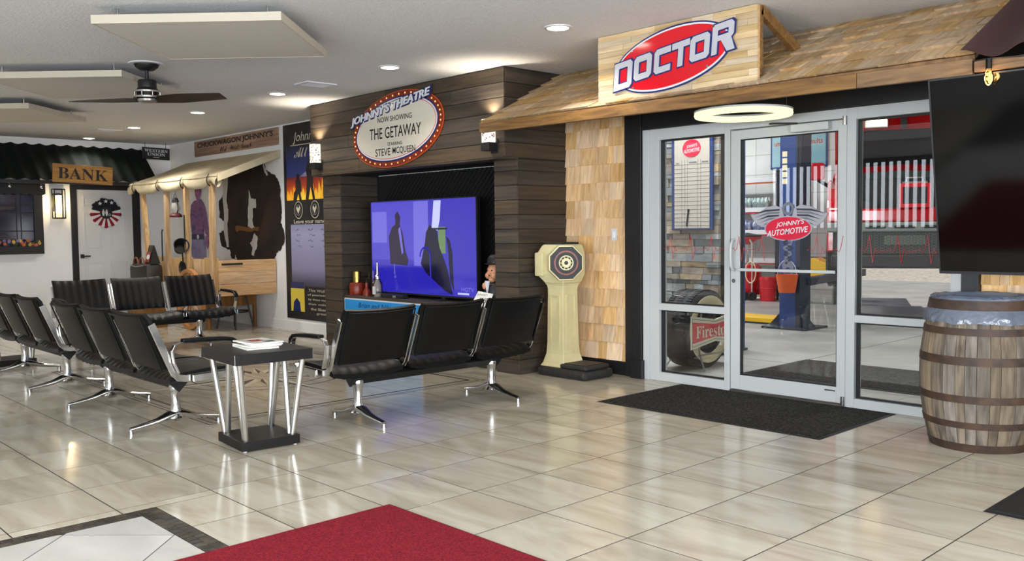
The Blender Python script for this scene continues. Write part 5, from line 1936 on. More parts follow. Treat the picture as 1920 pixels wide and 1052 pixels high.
for q in ((-0.045, 1.14), (0.035, 1.14)):
    B().plate(ellipse(0.014, 0.007, 10, *q), SF, 0.016, 0.018).build('eye', 'tint_hat', hd)
B().plate(ellipse(0.028, 0.007, 10, -0.005, 1.06), SF, 0.016, 0.018).build('mouth', 'tint_shirt', hd)
B().plate([(0.24, 0.42), (0.33, 0.42), (0.36, 0.30), (0.31, 0.20), (0.25, 0.28)][::-1], SF, 0.006, 0.014).build('hand', 'tint_skin', std)

# cowhide on the wall
hide_pts = [(-7.36, 2.40), (-7.30, 2.26), (-7.18, 2.20), (-7.02, 2.16), (-6.92, 2.06), (-6.90, 1.95), (-6.88, 1.62), (-6.90, 1.50), (-6.82, 1.36), (-6.80, 1.25), (-6.92, 1.12), (-7.05, 1.06), (-7.12, 0.98), (-7.5, 0.93), (-8.1, 0.93), (-8.42, 0.96),
            (-8.46, 1.10), (-8.75, 1.16), (-8.80, 1.35), (-8.62, 1.42), (-8.62, 1.52), (-8.78, 1.60), (-8.80, 1.85), (-8.60, 1.98), (-8.62, 2.15), (-8.85, 2.28), (-8.4, 2.30), (-7.95, 2.28), (-7.72, 2.30), (-7.52, 2.36)]
hm = mat('cowhide', '120d0b', 0.8, color2='2e1a11', scale=(2.5, 2.5, 2.5), bump=0.3, bscale=(90, 90, 30))
mat('hide_white', 'c9c5be', 0.85, bump=0.3, bscale=(90, 90, 30))
mat('hide_tan', '7a5428', 0.85)
hide = thing('cowhide', 'dark brown cowhide with white patches stretched on the wall', 'cowhide', (-7.8, YP - 0.01, 0.93))


def rough_edge(pts, amp, n=4, seed=1):
    r_ = random.Random(seed)
    out = []
    for (x0, y0), (x1, y1) in zip(pts, pts[1:] + pts[:1]):
        for k in range(n):
            t = k / n
            out.append((x0 + (x1 - x0) * t + r_.uniform(-amp, amp), y0 + (y1 - y0) * t + r_.uniform(-amp, amp)))
    return out


B().plate(rough_edge(hide_pts, 0.014)[::-1], PF, 0.004, 0.012).build('hide', 'cowhide', hide)
for k, pts in enumerate((
        [(-7.80, 1.98), (-7.74, 1.86), (-7.60, 1.84), (-7.60, 1.72), (-7.70, 1.70), (-7.72, 1.50), (-7.66, 1.42), (-7.78, 1.42), (-7.86, 1.46), (-7.84, 1.72)],
        [(-7.66, 1.36), (-7.58, 1.28), (-7.60, 1.16), (-7.72, 1.02), (-7.78, 1.04), (-7.74, 1.14), (-7.80, 1.20), (-7.74, 1.26)],
        [(-8.30, 1.02), (-8.26, 0.98), (-8.24, 0.93), (-8.30, 0.93)],
        [(-7.34, 2.38), (-7.30, 2.26), (-7.22, 2.18), (-7.26, 2.16), (-7.36, 2.28)],
        [(-8.46, 2.22), (-8.52, 1.85), (-8.48, 1.70), (-8.52, 1.50), (-8.50, 1.15), (-8.56, 1.14), (-8.66, 1.40), (-8.62, 1.54), (-8.66, 1.90), (-8.60, 2.20)])):
    B().plate(rough_edge(pts, 0.012, 4, k + 3), PF, 0.012, 0.0145).build('white_patch', 'hide_white', hide)
B().plate(rough_edge([(-8.28, 1.46), (-7.52, 1.44), (-7.55, 1.38), (-8.24, 1.38)], 0.015, 6, 9), PF, 0.012, 0.014).build('tan_patch', 'hide_tan', hide)

# bar stool under the wagon counter
stl = thing('bar_stool', 'black metal stool under the pine side board, its legs showing', 'stool', (-7.55, 2.42, 0))
b = B().lathe([(0.0, 0.63), (0.17, 0.63), (0.175, 0.65), (0.165, 0.67), (0.0, 0.675)], (-7.55, 2.42, 0), 24)
b.build('seat', 'black_steel', stl, smooth=0.6)
for k in range(4):
    a = pi / 4 + k * pi / 2 + 0.35
    B().cyl((-7.55 + 0.25 * cos(a), 2.42 + 0.25 * sin(a), 0), (-7.55 + 0.12 * cos(a), 2.42 + 0.12 * sin(a), 0.63), 0.013, seg=8).build('leg', 'black_steel', stl)
B().tube([(-7.55 + 0.20 * cos(t * pi / 12), 2.42 + 0.20 * sin(t * pi / 12), 0.24) for t in range(24)], 0.010, 6, closed=True).build('foot_ring', 'black_steel', stl)

# ================================================================== veterans banner
bn = thing('wall_banner', 'tall printed banner with flag, flames and seals beside the theatre', 'banner', (-6.1, YP, 0.16))
bx0, bx1 = -6.775, -4.92
mat('banner_black', '16161c', 0.5)
ramp_mat('banner_lilac', [(0.0, '2c2b38'), (0.12, '55546e'), (0.3, '8584a8'), (0.85, '9a9abf'), (1.0, '8a8aae')], 2, 0.60, 1.46, 0.45)
ramp_mat('banner_sky', [(0.0, '5a3040'), (0.25, '3f4a8a'), (0.6, '2a3a80'), (1.0, '14151f')], 2, 1.9, 2.6, 0.5, wobble=0.1)
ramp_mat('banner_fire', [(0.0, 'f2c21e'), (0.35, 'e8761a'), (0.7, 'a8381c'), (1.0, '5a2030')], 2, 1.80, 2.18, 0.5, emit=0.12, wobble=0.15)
B().plate(rect(bx0, bx1, 0.17, 2.82), PF, 0.0, 0.012).build('panel', 'banner_black', bn)


def loc_z(o):                                        # keep object coordinates at world height for the print ramps
    return o


def bprint(poly, m, d=0.012, t=0.0012):
    bb = B().plate(poly, PF, d, d + t)
    me = bb.mesh('print')
    o = obj('print', me, m, bn)
    o.location = -bn.location
    return o


bprint(rect(-6.70, bx1, 1.95, 2.52), 'banner_sky')
bprint([(-6.70, 1.95), (-6.70, 2.10), (-6.45, 2.06), (-6.2, 2.16), (-6.0, 2.24), (-5.85, 2.12), (-5.6, 2.2), (-5.4, 2.1), (bx1, 2.2), (bx1, 1.95)][::-1], 'hide_white' if False else 'tint_jeans', 0.0135)
bprint(rect(-6.70, bx1, 1.79, 2.10), 'banner_fire', 0.0148)
rr = random.Random(4)
fl = [(-6.70, 1.86)]
for k in range(22):
    xx = -6.70 + (bx1 + 6.70) * k / 22
    fl.append((xx, 1.84 + rr.uniform(0.0, 0.05)))
    fl.append((xx + 0.03, 1.98 + rr.uniform(-0.08, 0.12)))
fl += [(bx1, 1.86), (bx1, 1.79), (-6.70, 1.79)]
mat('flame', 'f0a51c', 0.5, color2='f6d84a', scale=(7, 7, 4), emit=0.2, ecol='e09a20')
bprint(fl[::-1], 'flame', 0.016)


def soldier(x, s, kneel=False):
    if kneel:
        q = [(0, 0), (0.02, 0.14), (0.10, 0.2), (0.08, 0.36), (0.13, 0.40), (0.12, 0.47), (0.18, 0.50), (0.23, 0.46), (0.22, 0.40), (0.28, 0.34), (0.30, 0.18), (0.26, 0.12), (0.30, 0.0), (0.22, 0.0), (0.18, 0.12), (0.12, 0.0)]
    else:
        q = [(0, 0), (0.04, 0.25), (0.06, 0.42), (0.02, 0.55), (0.08, 0.66), (0.14, 0.70), (0.13, 0.77), (0.18, 0.81), (0.23, 0.78), (0.22, 0.70), (0.29, 0.64), (0.32, 0.46), (0.27, 0.40), (0.27, 0.25), (0.33, 0.0), (0.25, 0.0), (0.19, 0.26), (0.10, 0.0)]
    bprint([(x + a * s, 1.79 + b_ * s) for a, b_ in q][::-1], 'banner_black', 0.0175)


soldier(-6.52, 0.72, True)
soldier(-6.20, 0.72)
soldier(-5.72, 0.55)
soldier(-5.45, 0.60)
bprint(rect(-6.62, bx1, 0.62, 1.46), 'banner_lilac')
for k, cx in enumerate((-6.40, -5.98, -5.52)):
    for r0, m, dd in ((0.128, 'banner_black', 0.0135), (0.118, 'inlay_light', 0.0146), (0.108, 'banner_black', 0.0157), (0.074, 'truck_grey', 0.0168), (0.066, 'banner_black', 0.0179)):
        bprint(ellipse(r0 * 0.92, r0, 32, cx, 1.655), m, dd)
    bprint([(cx, 1.60), (cx + 0.05, 1.68), (cx + 0.03, 1.71), (cx, 1.67), (cx - 0.03, 1.71), (cx - 0.05, 1.68)], 'inlay_light', 0.019)
text('lettering', 'Johnny', PF, -6.20, 2.62, 0.62, 0.16, 'inlay_light', bn, 0.013, 0.015, shear=0.25)
B().plate(rect(-6.58, -5.2, 2.525, 2.535), PF, 0.012, 0.0145).build('underline', 'inlay_light', bn)
text('lettering', 'All gave'.translate(SC), PF, -6.08, 2.40, 0.80, 0.19, 'inlay_light', bn, 0.0135, 0.0155)
text('lettering', 'Leave your name and service', PF, -5.85, 1.492, 1.36, 0.07, 'inlay_light', bn, 0.0135, 0.0155, bold=0.008)
rr = random.Random(8)
for k in range(16):
    a, c = k % 4, k // 4
    xx, zz = -6.50 + 0.33 * a + 0.04 * (c % 2), 1.39 - 0.075 * c
    pts = [(xx + 0.012 * j, YP - 0.0142, zz + rr.uniform(-0.016, 0.016)) for j in range(rr.randrange(8, 15))]
    B().tube(pts, 0.0022, 4).build('signature', 'sign_blue', bn)
for k, (body, w) in enumerate((('This Wall is a tribute', 0.9), ('of patriotism, courage', 0.98), ('by these men and women', 0.92), ('their military service', 0.94), ('the liberties and', 0.75), ('great', 0.25))):
    text('lettering', body, PF, -6.22 + (1.0 - w) * 0.3 + w / 2, 0.575 - 0.062 * k, w, 0.036, 'inlay_light', bn, 0.0135, 0.015)
mat('card_yellow', 'd9c24a', 0.5)
B().plate(rect(-6.66, -6.30, 0.275, 0.675), PF, 0.0125, 0.0145).build('yellow_card', 'card_yellow', bn)
B().plate(rect(-6.66, -6.30, 0.59, 0.675), PF, 0.0145, 0.016).build('card_header', 'sign_blue', bn)
B().plate([(-6.60, 0.275), (-6.58, 0.40), (-6.50, 0.46), (-6.42, 0.40), (-6.40, 0.275)], PF, 0.0145, 0.016).build('card_shape', 'sign_blue', bn)

# ================================================================== things on the theatre shelf
sy = 2.40
rb = thing('red_decanter', 'red bottle with brass screw cap on the theatre shelf', 'bottle', (-4.40, sy, SZ))
B().lathe([(0.0, 0.0), (0.082, 0.0), (0.088, 0.02), (0.088, 0.125), (0.075, 0.145), (0.0, 0.15)], (-4.40, sy, SZ), 20).build('body', 'maroon' if False else 'marquee_red', rb, smooth=0.6)
B().cyl((-4.40, sy, SZ + 0.15), (-4.40, sy, SZ + 0.275), 0.047, seg=20).build('cap', 'brass', rb, smooth=0.6)
mat('dark_bottle', '2a1512', 0.15)
mat('clear_bottle', '9a948c', 0.1, alpha=0.6)
pb_ = thing('pump_oiler', 'small red oiler with thin crank on the theatre shelf', 'bottle', (-4.20, sy, SZ))
B().lathe([(0.0, 0.0), (0.045, 0.0), (0.045, 0.05), (0.018, 0.09), (0.018, 0.15), (0.0, 0.15)], (-4.20, sy, SZ), 14).build('body', 'marquee_red', pb_, smooth=0.6)
B().tube([(-4.20, sy, SZ + 0.15), (-4.20, sy, SZ + 0.19), (-4.15, sy, SZ + 0.20), (-4.14, sy, SZ + 0.27)], 0.008, 6).build('crank', 'iron', pb_)
mj = thing('wire_jar', 'dark glass jar with wire bail handle on the theatre shelf', 'jar', (-4.08, sy + 0.06, SZ))
B().lathe([(0.0, 0.0), (0.06, 0.0), (0.07, 0.04), (0.065, 0.15), (0.04, 0.18), (0.045, 0.20), (0.0, 0.205)], (-4.08, sy + 0.06, SZ), 18).build('body', 'dark_bottle', mj, smooth=0.6)
B().tube([(-4.08 + 0.045 * cos(a), sy + 0.06, SZ + 0.19 + 0.12 * sin(a)) for a in [pi * k / 8 for k in range(9)]], 0.006, 6).build('bail', 'hoop', mj)
ob = thing('oil_bottle', 'clear oil bottle with tall tapered spout on the theatre shelf', 'bottle', (-3.955, sy - 0.02, SZ))
B().lathe([(0.0, 0.0), (0.042, 0.0), (0.045, 0.02), (0.045, 0.13), (0.02, 0.19), (0.02, 0.21), (0.0, 0.21)], (-3.955, sy - 0.02, SZ), 18).build('glass', 'clear_bottle', ob, smooth=0.6)
B().lathe([(0.024, 0.205), (0.024, 0.235), (0.012, 0.25), (0.007, 0.385), (0.0, 0.385)], (-3.955, sy - 0.02, SZ), 12).build('spout', 'brushed', ob, smooth=0.6)
B().plate(rect(-0.028, 0.028, 0.03, 0.12), Frame((-3.955, sy - 0.066, SZ), X, Z), 0, 0.002).build('label', 'sign_white', ob)
rt = thing('streaming_box', 'small black set-top box under the blue television picture', 'box', (-3.62, 2.36, SZ))
B().box(-3.80, -3.42, 2.33, 2.41, SZ, SZ + 0.042).build('case', 'black_trim', rt, bevel=0.003)
B().plate(rect(-3.60, -3.54, SZ + 0.01, SZ + 0.034), Frame((0, 2.33, 0), X, Z), 0, 0.001).build('display', 'truck_grey', rt)
cb_ = thing('power_cable', 'black cable curling from the set-top box along the shelf', 'cable', (-3.9, 2.36, SZ))
B().tube([(-3.80, 2.37, SZ + 0.02), (-3.88, 2.36, SZ + 0.06), (-3.97, 2.34, SZ + 0.03), (-4.02, 2.33, SZ + 0.006)], 0.006, 6).build('cord', 'black_trim', cb_)

fg = thing('figurine', 'painted bust figurine in black bowler hat and tie beside the television', 'figurine', (-1.98, 2.40, SZ))
fc = Vector((-1.985, 2.40, SZ))
mat('fig_skin', 'c98f6b', 0.45)
mat('fig_suit', '16151a', 0.5)
B().lathe([(0.0, 0.0), (0.085, 0.0), (0.10, 0.05), (0.115, 0.13), (0.10, 0.20), (0.045, 0.245), (0.0, 0.25)], fc, 18).build('torso', 'fig_suit', fg, smooth=True)
hd = B().ell(fc + Vector((0, -0.005, 0.335)), (0.078, 0.082, 0.10)).ell(fc + Vector((0, -0.09, 0.325)), (0.018, 0.02, 0.016), 10, 8).ell(fc + Vector((-0.04, -0.055, 0.30)), 0.036, 10, 8).ell(fc + Vector((0.04, -0.055, 0.30)), 0.036, 10, 8).ell(fc + Vector((0.0, -0.05, 0.262)), 0.034, 10, 8).build('head', 'fig_skin', fg, smooth=True)
for s in (-1, 1):
    B().ell(fc + Vector((s * 0.03, -0.078, 0.35)), (0.010, 0.006, 0.007), 8, 6).build('eye', 'ink_black', hd)
    B().ell(fc + Vector((s * 0.08, 0, 0.33)), (0.012, 0.016, 0.024), 8, 6).build('ear', 'fig_skin', hd)
B().ell(fc + Vector((0, -0.086, 0.300)), (0.012, 0.006, 0.006), 8, 6).build('moustache', 'ink_black', hd)
B().lathe([(0.10, 0.405), (0.105, 0.412), (0.08, 0.42), (0.076, 0.47), (0.05, 0.50), (0.0, 0.508)], fc, 20).build('bowler_hat', 'ink_black', fg, smooth=True)
B().ell(fc + Vector((-0.045, -0.10, 0.20)), (0.028, 0.03, 0.036), 10, 8).build('hand', 'fig_skin', fg, smooth=True)
B().plate([(-0.03, 0.25), (0.03, 0.25), (0.0, 0.12)], Frame(fc + Vector((0, -0.105, 0)), X, Z), 0, 0.012).build('tie', 'sign_white', fg)
wc = thing('wifi_card', 'cream card reading WiFi propped below the figurine', 'card', (-2.03, 2.28, SZ))
KF = Frame((-2.02, 2.245, SZ + 0.002), X, Vector((0, 0.28, 1)), 0.0)
B().plate([(-0.16, 0.0), (0.10, 0.0), (0.13, 0.13), (-0.09, 0.15)], KF, 0, 0.004).build('card', 'lens_white', wc)
text('lettering', 'WiFi', KF, 0.03, 0.06, 0.14, 0.05, 'ink_black', wc, 0.004, 0.005, bold=0.02)
text('lettering', "Johnny's", KF, -0.02, 0.115, 0.15, 0.025, 'ink_black', wc, 0.004, 0.005)
bp_ = thing('blue_notice', 'bright blue printed notice on the theatre base behind the bench', 'poster', (-4.0, CFY + 0.03, 0.3))
mat('notice_blue', '1f8fd6', 0.5)
NF = Frame((0, CFY + 0.028, 0), X, Z)
B().plate(rect(-4.62 + 0.10, -3.05, 0.10, 0.585), NF, 0.0, 0.006).build('sheet', 'sign_white', bp_)
B().plate(rect(-4.605 + 0.10, -3.065, 0.115, 0.570), NF, 0.006, 0.008).build('print', 'notice_blue', bp_)
text('lettering', 'Brian and Niki at', NF, -3.85, 0.515, 0.75, 0.055, 'sign_blue', bp_, 0.008, 0.010, shear=0.25)
# ================================================================== garage beyond the glass
GW = 13.2
B().box(-9, 6.5, YD + 0.15, 18.5, -0.10, -0.004).build('floor_garage', 'concrete', kind='structure')
b = B()
mat('joint', '4c4b48', 0.8)
for yy in (4.62, 8.3, 12.0):
    b.box(-9, 6.5, yy, yy + 0.012, -0.006, -0.0032)
for xx in (-4.4, -0.1, 4.0):
    b.box(xx, xx + 0.012, YD + 0.15, 18.5, -0.006, -0.0032)
b.build('trim_floor_joints', 'joint', kind='structure')
B().box(-60, 60, 18.5, 90, -0.14, -0.03).build('ground_gravel', 'gravel', kind='structure')
B().box(-9, -3.62, GW, GW + 0.2, 0, 4.5).box(-3.62, 5.2, GW, GW + 0.2, 4.05, 4.5).box(5.2, 6.5, GW, GW + 0.2, 0, 4.5).build('wall_garage_back', 'block_white', kind='structure')
jb = B()
for k in range(1, 11):
    jb.box(-9, -3.62, GW - 0.002, GW, k * 0.405, k * 0.405 + 0.008)
for k in range(12):
    jb.box(-9 + k * 0.46, -9 + k * 0.46 + 0.006, GW - 0.002, GW, 0, 4.5)
jb.build('trim_block_joints', 'truck_grey', kind='structure')
B().box(-9.2, -9, YD + 0.15, GW + 0.2, 0, 4.5).build('wall_garage_west', 'block_white', kind='structure')
B().box(6.5, 6.7, YD + 0.15, GW + 0.2, 0, 4.5).build('wall_garage_east', 'block_white', kind='structure')
B().box(-9.2, 6.7, YD + 0.1, GW + 0.2, 4.5, 4.65).build('ceiling_garage', 'block_white', kind='structure')
B().box(-9.2, 6.7, YD + 0.151, YD + 0.16, CEIL, 4.5).build('wall_garage_front', 'block_white', kind='structure')
# far tree line outside the bay
mat('far_green', '4d5a3e', 0.9, color2='2f3a28', scale=(0.6, 0.6, 0.6), bump=1.0, bscale=(2, 2, 2))
hb_ = B()
rnd = random.Random(2)
for k in range(26):
    hb_.ell((-34 + k * 2.6, 62 + rnd.uniform(-3, 3), 1.5), (2.4, 2.2, 3.5 + rnd.random() * 2.5), 10, 8)
tl = hb_.build('treeline', 'far_green', smooth=True, kind='stuff')
tl['label'] = 'distant green tree line past the gravel yard'
tl['category'] = 'trees'

# stacked ledger stone pier
sp = structure('wall_stone', (-1.35, 4.6, 0))
B().box(-1.95, -0.90, 4.62, 4.95, 0, 3.2).build('core', 'grout', sp)
scols = ['8d8f8f', '6f7577', 'a89a84', '9c8f80', '7b8285', 'b49c7c', '8a8578', 'a3a6a4']
for k, c in enumerate(scols):
    mat('stone_%d' % k, c, 0.85, color2='6a675f', scale=(9, 9, 14), rand=0.12, bump=0.6, bscale=(18, 18, 25), lo=0.45, hi=0.9)
rnd = random.Random(17)
z = 0.0
while z < 2.9:
    hrow = rnd.choice((0.045, 0.06, 0.075, 0.09))
    x = -1.95
    while x < -0.905:
        w = rnd.choice((0.12, 0.17, 0.22, 0.28, 0.34))
        xe = min(x + w, -0.90)
        if -0.90 - xe < 0.07:
            xe = -0.90
        B().box(x + 0.002, xe - 0.002, 4.62 - rnd.uniform(0.02, 0.05), 4.62, z + 0.002, z + hrow - 0.002).build('stone', 'stone_%d' % rnd.randrange(8), sp)
        x = xe
    z += hrow

# whiteboard
mat('board_cream', 'bdb5a8', 0.4)
wb = thing('job_board', 'white job board with ruled rows hung on the stone pier', 'whiteboard', (-1.22, 4.55, 1.33))
VF = Frame((-1.215, 4.545, 1.35), X, Z)
B().plate(rect(-0.265, 0.265, -0.02, 1.16), VF, -0.02, 0.0).build('frame', 'lift_blue', wb, bevel=0.002)
B().plate(rect(-0.225, 0.225, 0.0, 1.14), VF, 0.0, 0.004).build('board', 'board_cream', wb)
for k in range(16):
    B().plate(rect(-0.225, 0.225, 0.025 + k * 0.0435, 0.028 + k * 0.0435), VF, 0.004, 0.005).build('rule', 'decal_dark', wb)
for xx in (-0.13, -0.09, -0.055, 0.08, 0.115):
    B().plate(rect(xx, xx + 0.003, 0.0, 0.73), VF, 0.004, 0.005).build('rule', 'decal_dark', wb)
B().plate(ellipse(0.118, 0.095, 32, 0.0, 0.85), VF, 0.004, 0.006).build('oval', 'decal_red', wb)
VR = Frame(VF.o, X, Z, 0.1)
text('lettering', "JOHNNY'S", VR, 0.092, 0.868, 0.14, 0.04, 'sign_white', wb, 0.006, 0.0075, shear=0.3, bold=0.02)
text('lettering', 'AUTOMOTIVE', VR, 0.085, 0.822, 0.205, 0.04, 'sign_white', wb, 0.006, 0.0075, shear=0.3, bold=0.02)
text('lettering', 'Phone', VF, -0.18, 0.97, 0.06, 0.018, 'ink_black', wb, 0.004, 0.006)
B().plate(rect(0.05, 0.21, 0.984, 0.996), VF, 0.004, 0.005).build('small_print', 'decal_grey', wb)
text('lettering', 'Name', VF, -0.18, 0.70, 0.05, 0.022, 'ink_black', wb, 0.004, 0.006)
B().plate(rect(-0.035, 0.065, 0.692, 0.708), VF, 0.004, 0.005).build('small_print', 'decal_grey', wb)
B().plate(rect(0.13, 0.21, 0.692, 0.708), VF, 0.004, 0.005).build('small_print', 'decal_grey', wb)
mk = thing('marker_pen', 'black marker pen clipped to the lower part of the job board', 'pen', (-1.27, 4.53, 1.37))
B().cyl((-1.275, 4.533, 1.37), (-1.255, 4.533, 1.52), 0.009, seg=8).build('barrel', 'ink_black', mk)
B().cyl((-1.255, 4.533, 1.52), (-1.251, 4.533, 1.555), 0.011, seg=8).build('cap', 'ink_black', mk)

# blue lift control column next to the stone pier
lc_ = thing('lift_column', 'blue lift column with black grip beside the stone pier', 'lift', (-1.02, 5.15, 0))
B().box(-1.16, -0.97, 5.0, 5.2, 0.0, 3.3).build('post', 'lift_blue', lc_, bevel=0.01)
B().box(-1.18, -0.95, 4.98, 5.22, 0.0, 0.02).build('base_plate', 'lift_dark', lc_)
B().tube([(-1.13, 4.99, 1.95), (-1.13, 4.93, 1.90), (-1.13, 4.93, 1.62), (-1.13, 4.99, 1.57)], 0.02, 8).build('grip', 'ink_black', lc_)
B().box(-1.15, -1.12, 4.985, 5.0, 0.9, 1.5).build('label_strip', 'sign_white', lc_)

# tire display
ti = thing('display_tire', 'old whitewall tire standing on a wire rack behind the sidelight', 'tire', (-0.62, 3.84, 0))
tc_ = Vector((-0.62, 3.84, 0.375))
B().lathe([(0.225, -0.20), (0.235, -0.21), (0.29, -0.225), (0.345, -0.215), (0.37, -0.19), (0.375, -0.15), (0.377, -0.05), (0.375, 0.05), (0.37, 0.085), (0.345, 0.105), (0.29, 0.115), (0.235, 0.10), (0.225, 0.09), (0.215, -0.05), (0.225, -0.20)], tc_, 56, axis=X).build('casing', 'tire', ti, smooth=0.6)
B().lathe([(0.235, 0.103), (0.275, 0.1165), (0.325, 0.1145), (0.325, 0.117), (0.275, 0.120), (0.235, 0.106), (0.235, 0.103)], tc_, 56, axis=X).build('whitewall', 'whitewall', ti, smooth=0.6)
tg = B()
for k in range(72):
    a = 2 * pi * k / 72
    for s in (-3, -1, 1):
        tg.obox(tc_ + Vector((s * 0.052, cos(a) * 0.376, sin(a) * 0.376)), (0.030, 0.010, 0.004), X, Vector((0, -sin(a), cos(a))), Vector((0, cos(a), sin(a))))
tg.build('tread', 'tire', ti, kind='stuff')
rk = thing('tire_rack', 'bent steel wire stand holding the whitewall tire', 'stand', (-0.55, 3.760, 0))
for yy in (3.610, 4.070):
    B().tube([(-0.40, yy, 0.0), (-0.46, yy, 0.16), (-0.47, yy, 0.30), (-0.48, yy + (0.06 if yy < 3.8 else -0.06), 0.55)], 0.009, 6).build('front_leg', 'brushed', rk)
    B().tube([(-0.47, yy, 0.12), (-0.78, yy, 0.10), (-0.86, yy, 0.0)], 0.009, 6).build('rear_leg', 'brushed', rk)
B().tube([(-0.47, 3.610, 0.14), (-0.47, 4.070, 0.14)], 0.009, 6).build('cross_bar', 'brushed', rk)
B().tube([(-0.48, 3.670, 0.55), (-0.62, 3.640, 0.68), (-0.78, 3.640, 0.70), (-0.78, 4.040, 0.70), (-0.62, 4.040, 0.68), (-0.48, 4.010, 0.55)], 0.008, 6).build('hoop', 'brushed', rk)
fs = thing('tire_sign', 'red and cream bow-tie sign reading Firestone in front of the tire', 'sign', (-0.42, 4.12, 0.2))
FF = Frame((-0.445, 3.83, 0.372), Y, Z)
mat('enamel_cream', 'd9d2b8', 0.3)


def bow(w, h1, h0):
    return [(-w, -h1), (0, -h0), (w, -h1), (w, h1), (0, h0), (-w, h1)]


B().plate(bow(0.385, 0.158, 0.105), FF, 0.0, 0.012).build('plate', 'enamel_cream', fs)
B().plate(bow(0.373, 0.135, 0.085), FF, 0.012, 0.0128).build('black_line', 'ink_black', fs)
B().plate(bow(0.370, 0.130, 0.080), FF, 0.0128, 0.0135).build('cream_band', 'enamel_cream', fs)
B().plate(bow(0.370, 0.100, 0.060), FF, 0.0135, 0.0145).build('red_field', 'sign_red', fs)
text('lettering', 'Firestone'.translate(MB), FF, 0.0, 0.0, 0.64, 0.115, 'enamel_cream', fs, 0.0145, 0.0165)

flat_mat('garage_mat', 'grey carpet mat on the garage floor outside the glass door', 'mat', -0.10, 2.6, 3.75, 4.95, 'rubber_mat', 'rubber_edge', 0.03)
gt = B()
for k in range(8):
    for j in range(2):
        gt.box(0.9 + k * 0.305, 0.9 + k * 0.305 + 0.30, YD + 0.16 + j * 0.25, YD + 0.16 + j * 0.25 + 0.245, -0.005, -0.001)
gt.build('floor_threshold_tiles', 'pale_tile', kind='structure')

# two-post lift
lp = thing('lift_post', 'tall blue two-post lift column with orange pail in the garage', 'lift', (-1.69, 7.5, 0))
B().box(-1.84, -1.60, 7.40, 7.68, 0.0, 3.6).build('column', 'lift_blue', lp, bevel=0.01)
B().box(-1.60, -1.54, 7.40, 7.68, 0.0, 3.6).build('inner_channel', 'lift_dark', lp)
B().box(-2.02, -1.38, 7.25, 7.85, 0.0, 0.025).build('base_plate', 'lift_dark', lp)
for s in (-1, 1):
    b = B()
    b._faces([(-1.72 + s * 0.12, 7.45, 0.025), (-1.72 + s * 0.30, 7.45, 0.025), (-1.72 + s * 0.12, 7.45, 0.22), (-1.72 + s * 0.12, 7.6, 0.025), (-1.72 + s * 0.30, 7.6, 0.025), (-1.72 + s * 0.12, 7.6, 0.22)], [(0, 1, 2), (5, 4, 3), (0, 3, 4, 1), (1, 4, 5, 2), (2, 5, 3, 0)])
    b.build('gusset', 'lift_dark', lp)
for k in range(5):
    B().box(-1.80, -1.73, 7.395, 7.40, 1.92 + k * 0.09, 1.99 + k * 0.09).build('warning_label', 'whitewall', lp)
for dx in (0.0, 0.05):
    B().tube([(-1.56 + dx, 7.38, 3.3), (-1.55 + dx, 7.36, 2.5), (-1.58 + dx, 7.37, 1.7), (-1.56, 7.38, 1.4)], 0.012, 6).build('hose', 'ink_black', lp)
B().bar([(-1.55, 7.6, 0.62), (-1.75, 9.6, 0.66)], Z, 0.10, 0.12).build('swing_arm', 'lift_dark', lp)
pl_ = thing('orange_pail', 'orange plastic pail hooked on the blue lift column', 'bucket', (-1.63, 7.29, 0.5))
B().lathe([(0.0, 0.0), (0.105, 0.0), (0.14, 0.22), (0.145, 0.24), (0.13, 0.24), (0.10, 0.01), (0.0, 0.01)], (-1.64, 7.25, 0.49), 24).build('shell', 'orange', pl_, smooth=0.6)
B().tube([(-1.64 + 0.14 * cos(a), 7.25, 0.72 + 0.20 * sin(a)) for a in [pi * k / 10 for k in range(11)]], 0.004, 5).build('bail', 'sign_white', pl_)
yr = thing('floor_runway', 'yellow steel runway lying on the garage floor by the lift', 'ramp', (-3.0, 7.9, 0))
B().box(-5.2, -1.86, 7.70, 8.15, 0.0, 0.085).build('deck', 'yellow', yr, bevel=0.01)
B().box(-5.2, -1.86, 7.69, 7.70, 0.0, 0.02).build('edge', 'lift_dark', yr)

# wall sign
gs_ = thing('garage_sign', 'blue framed wall sign reading produce uncommon results', 'sign', (-4.75, GW, 2.5))
HF = Frame((-4.80, GW - 0.03, 3.15), X, Z)
mat('sign_teal', '6fa3b0', 0.4, color2='8fb5bd', scale=(1, 1, 2))
B().plate(rect(-0.62, 0.62, -0.625, 0.60), HF, -0.02, 0.0).build('frame', 'lift_blue', gs_)
B().plate(rect(-0.585, 0.585, -0.585, 0.565), HF, 0.0, 0.004).build('face', 'sign_teal', gs_)
mat('rust_red', 'a83a22', 0.5)
for body, cx, cy, w in (('produce', 0.12, 0.05, 0.52), ('uncommon results', 0.0, -0.11, 1.06)):
    text('lettering', body, HF, cx, cy, w + 0.012, 0.118, 'sign_white', gs_, 0.004, 0.006, bold=0.025)
    text('lettering', body, HF, cx, cy, w, 0.11, 'rust_red', gs_, 0.006, 0.008, bold=0.015)
B().plate(ellipse(0.17, 0.12, 32, 0.12, -0.34), HF, 0.004, 0.007).build('oval', 'decal_red', gs_)
text('lettering', "JOHNNY'S", HF, 0.13, -0.305, 0.20, 0.045, 'sign_white', gs_, 0.007, 0.009, shear=0.3)
text('lettering', 'AUTOMOTIVE', HF, 0.12, -0.37, 0.29, 0.045, 'sign_white', gs_, 0.007, 0.009, shear=0.3)

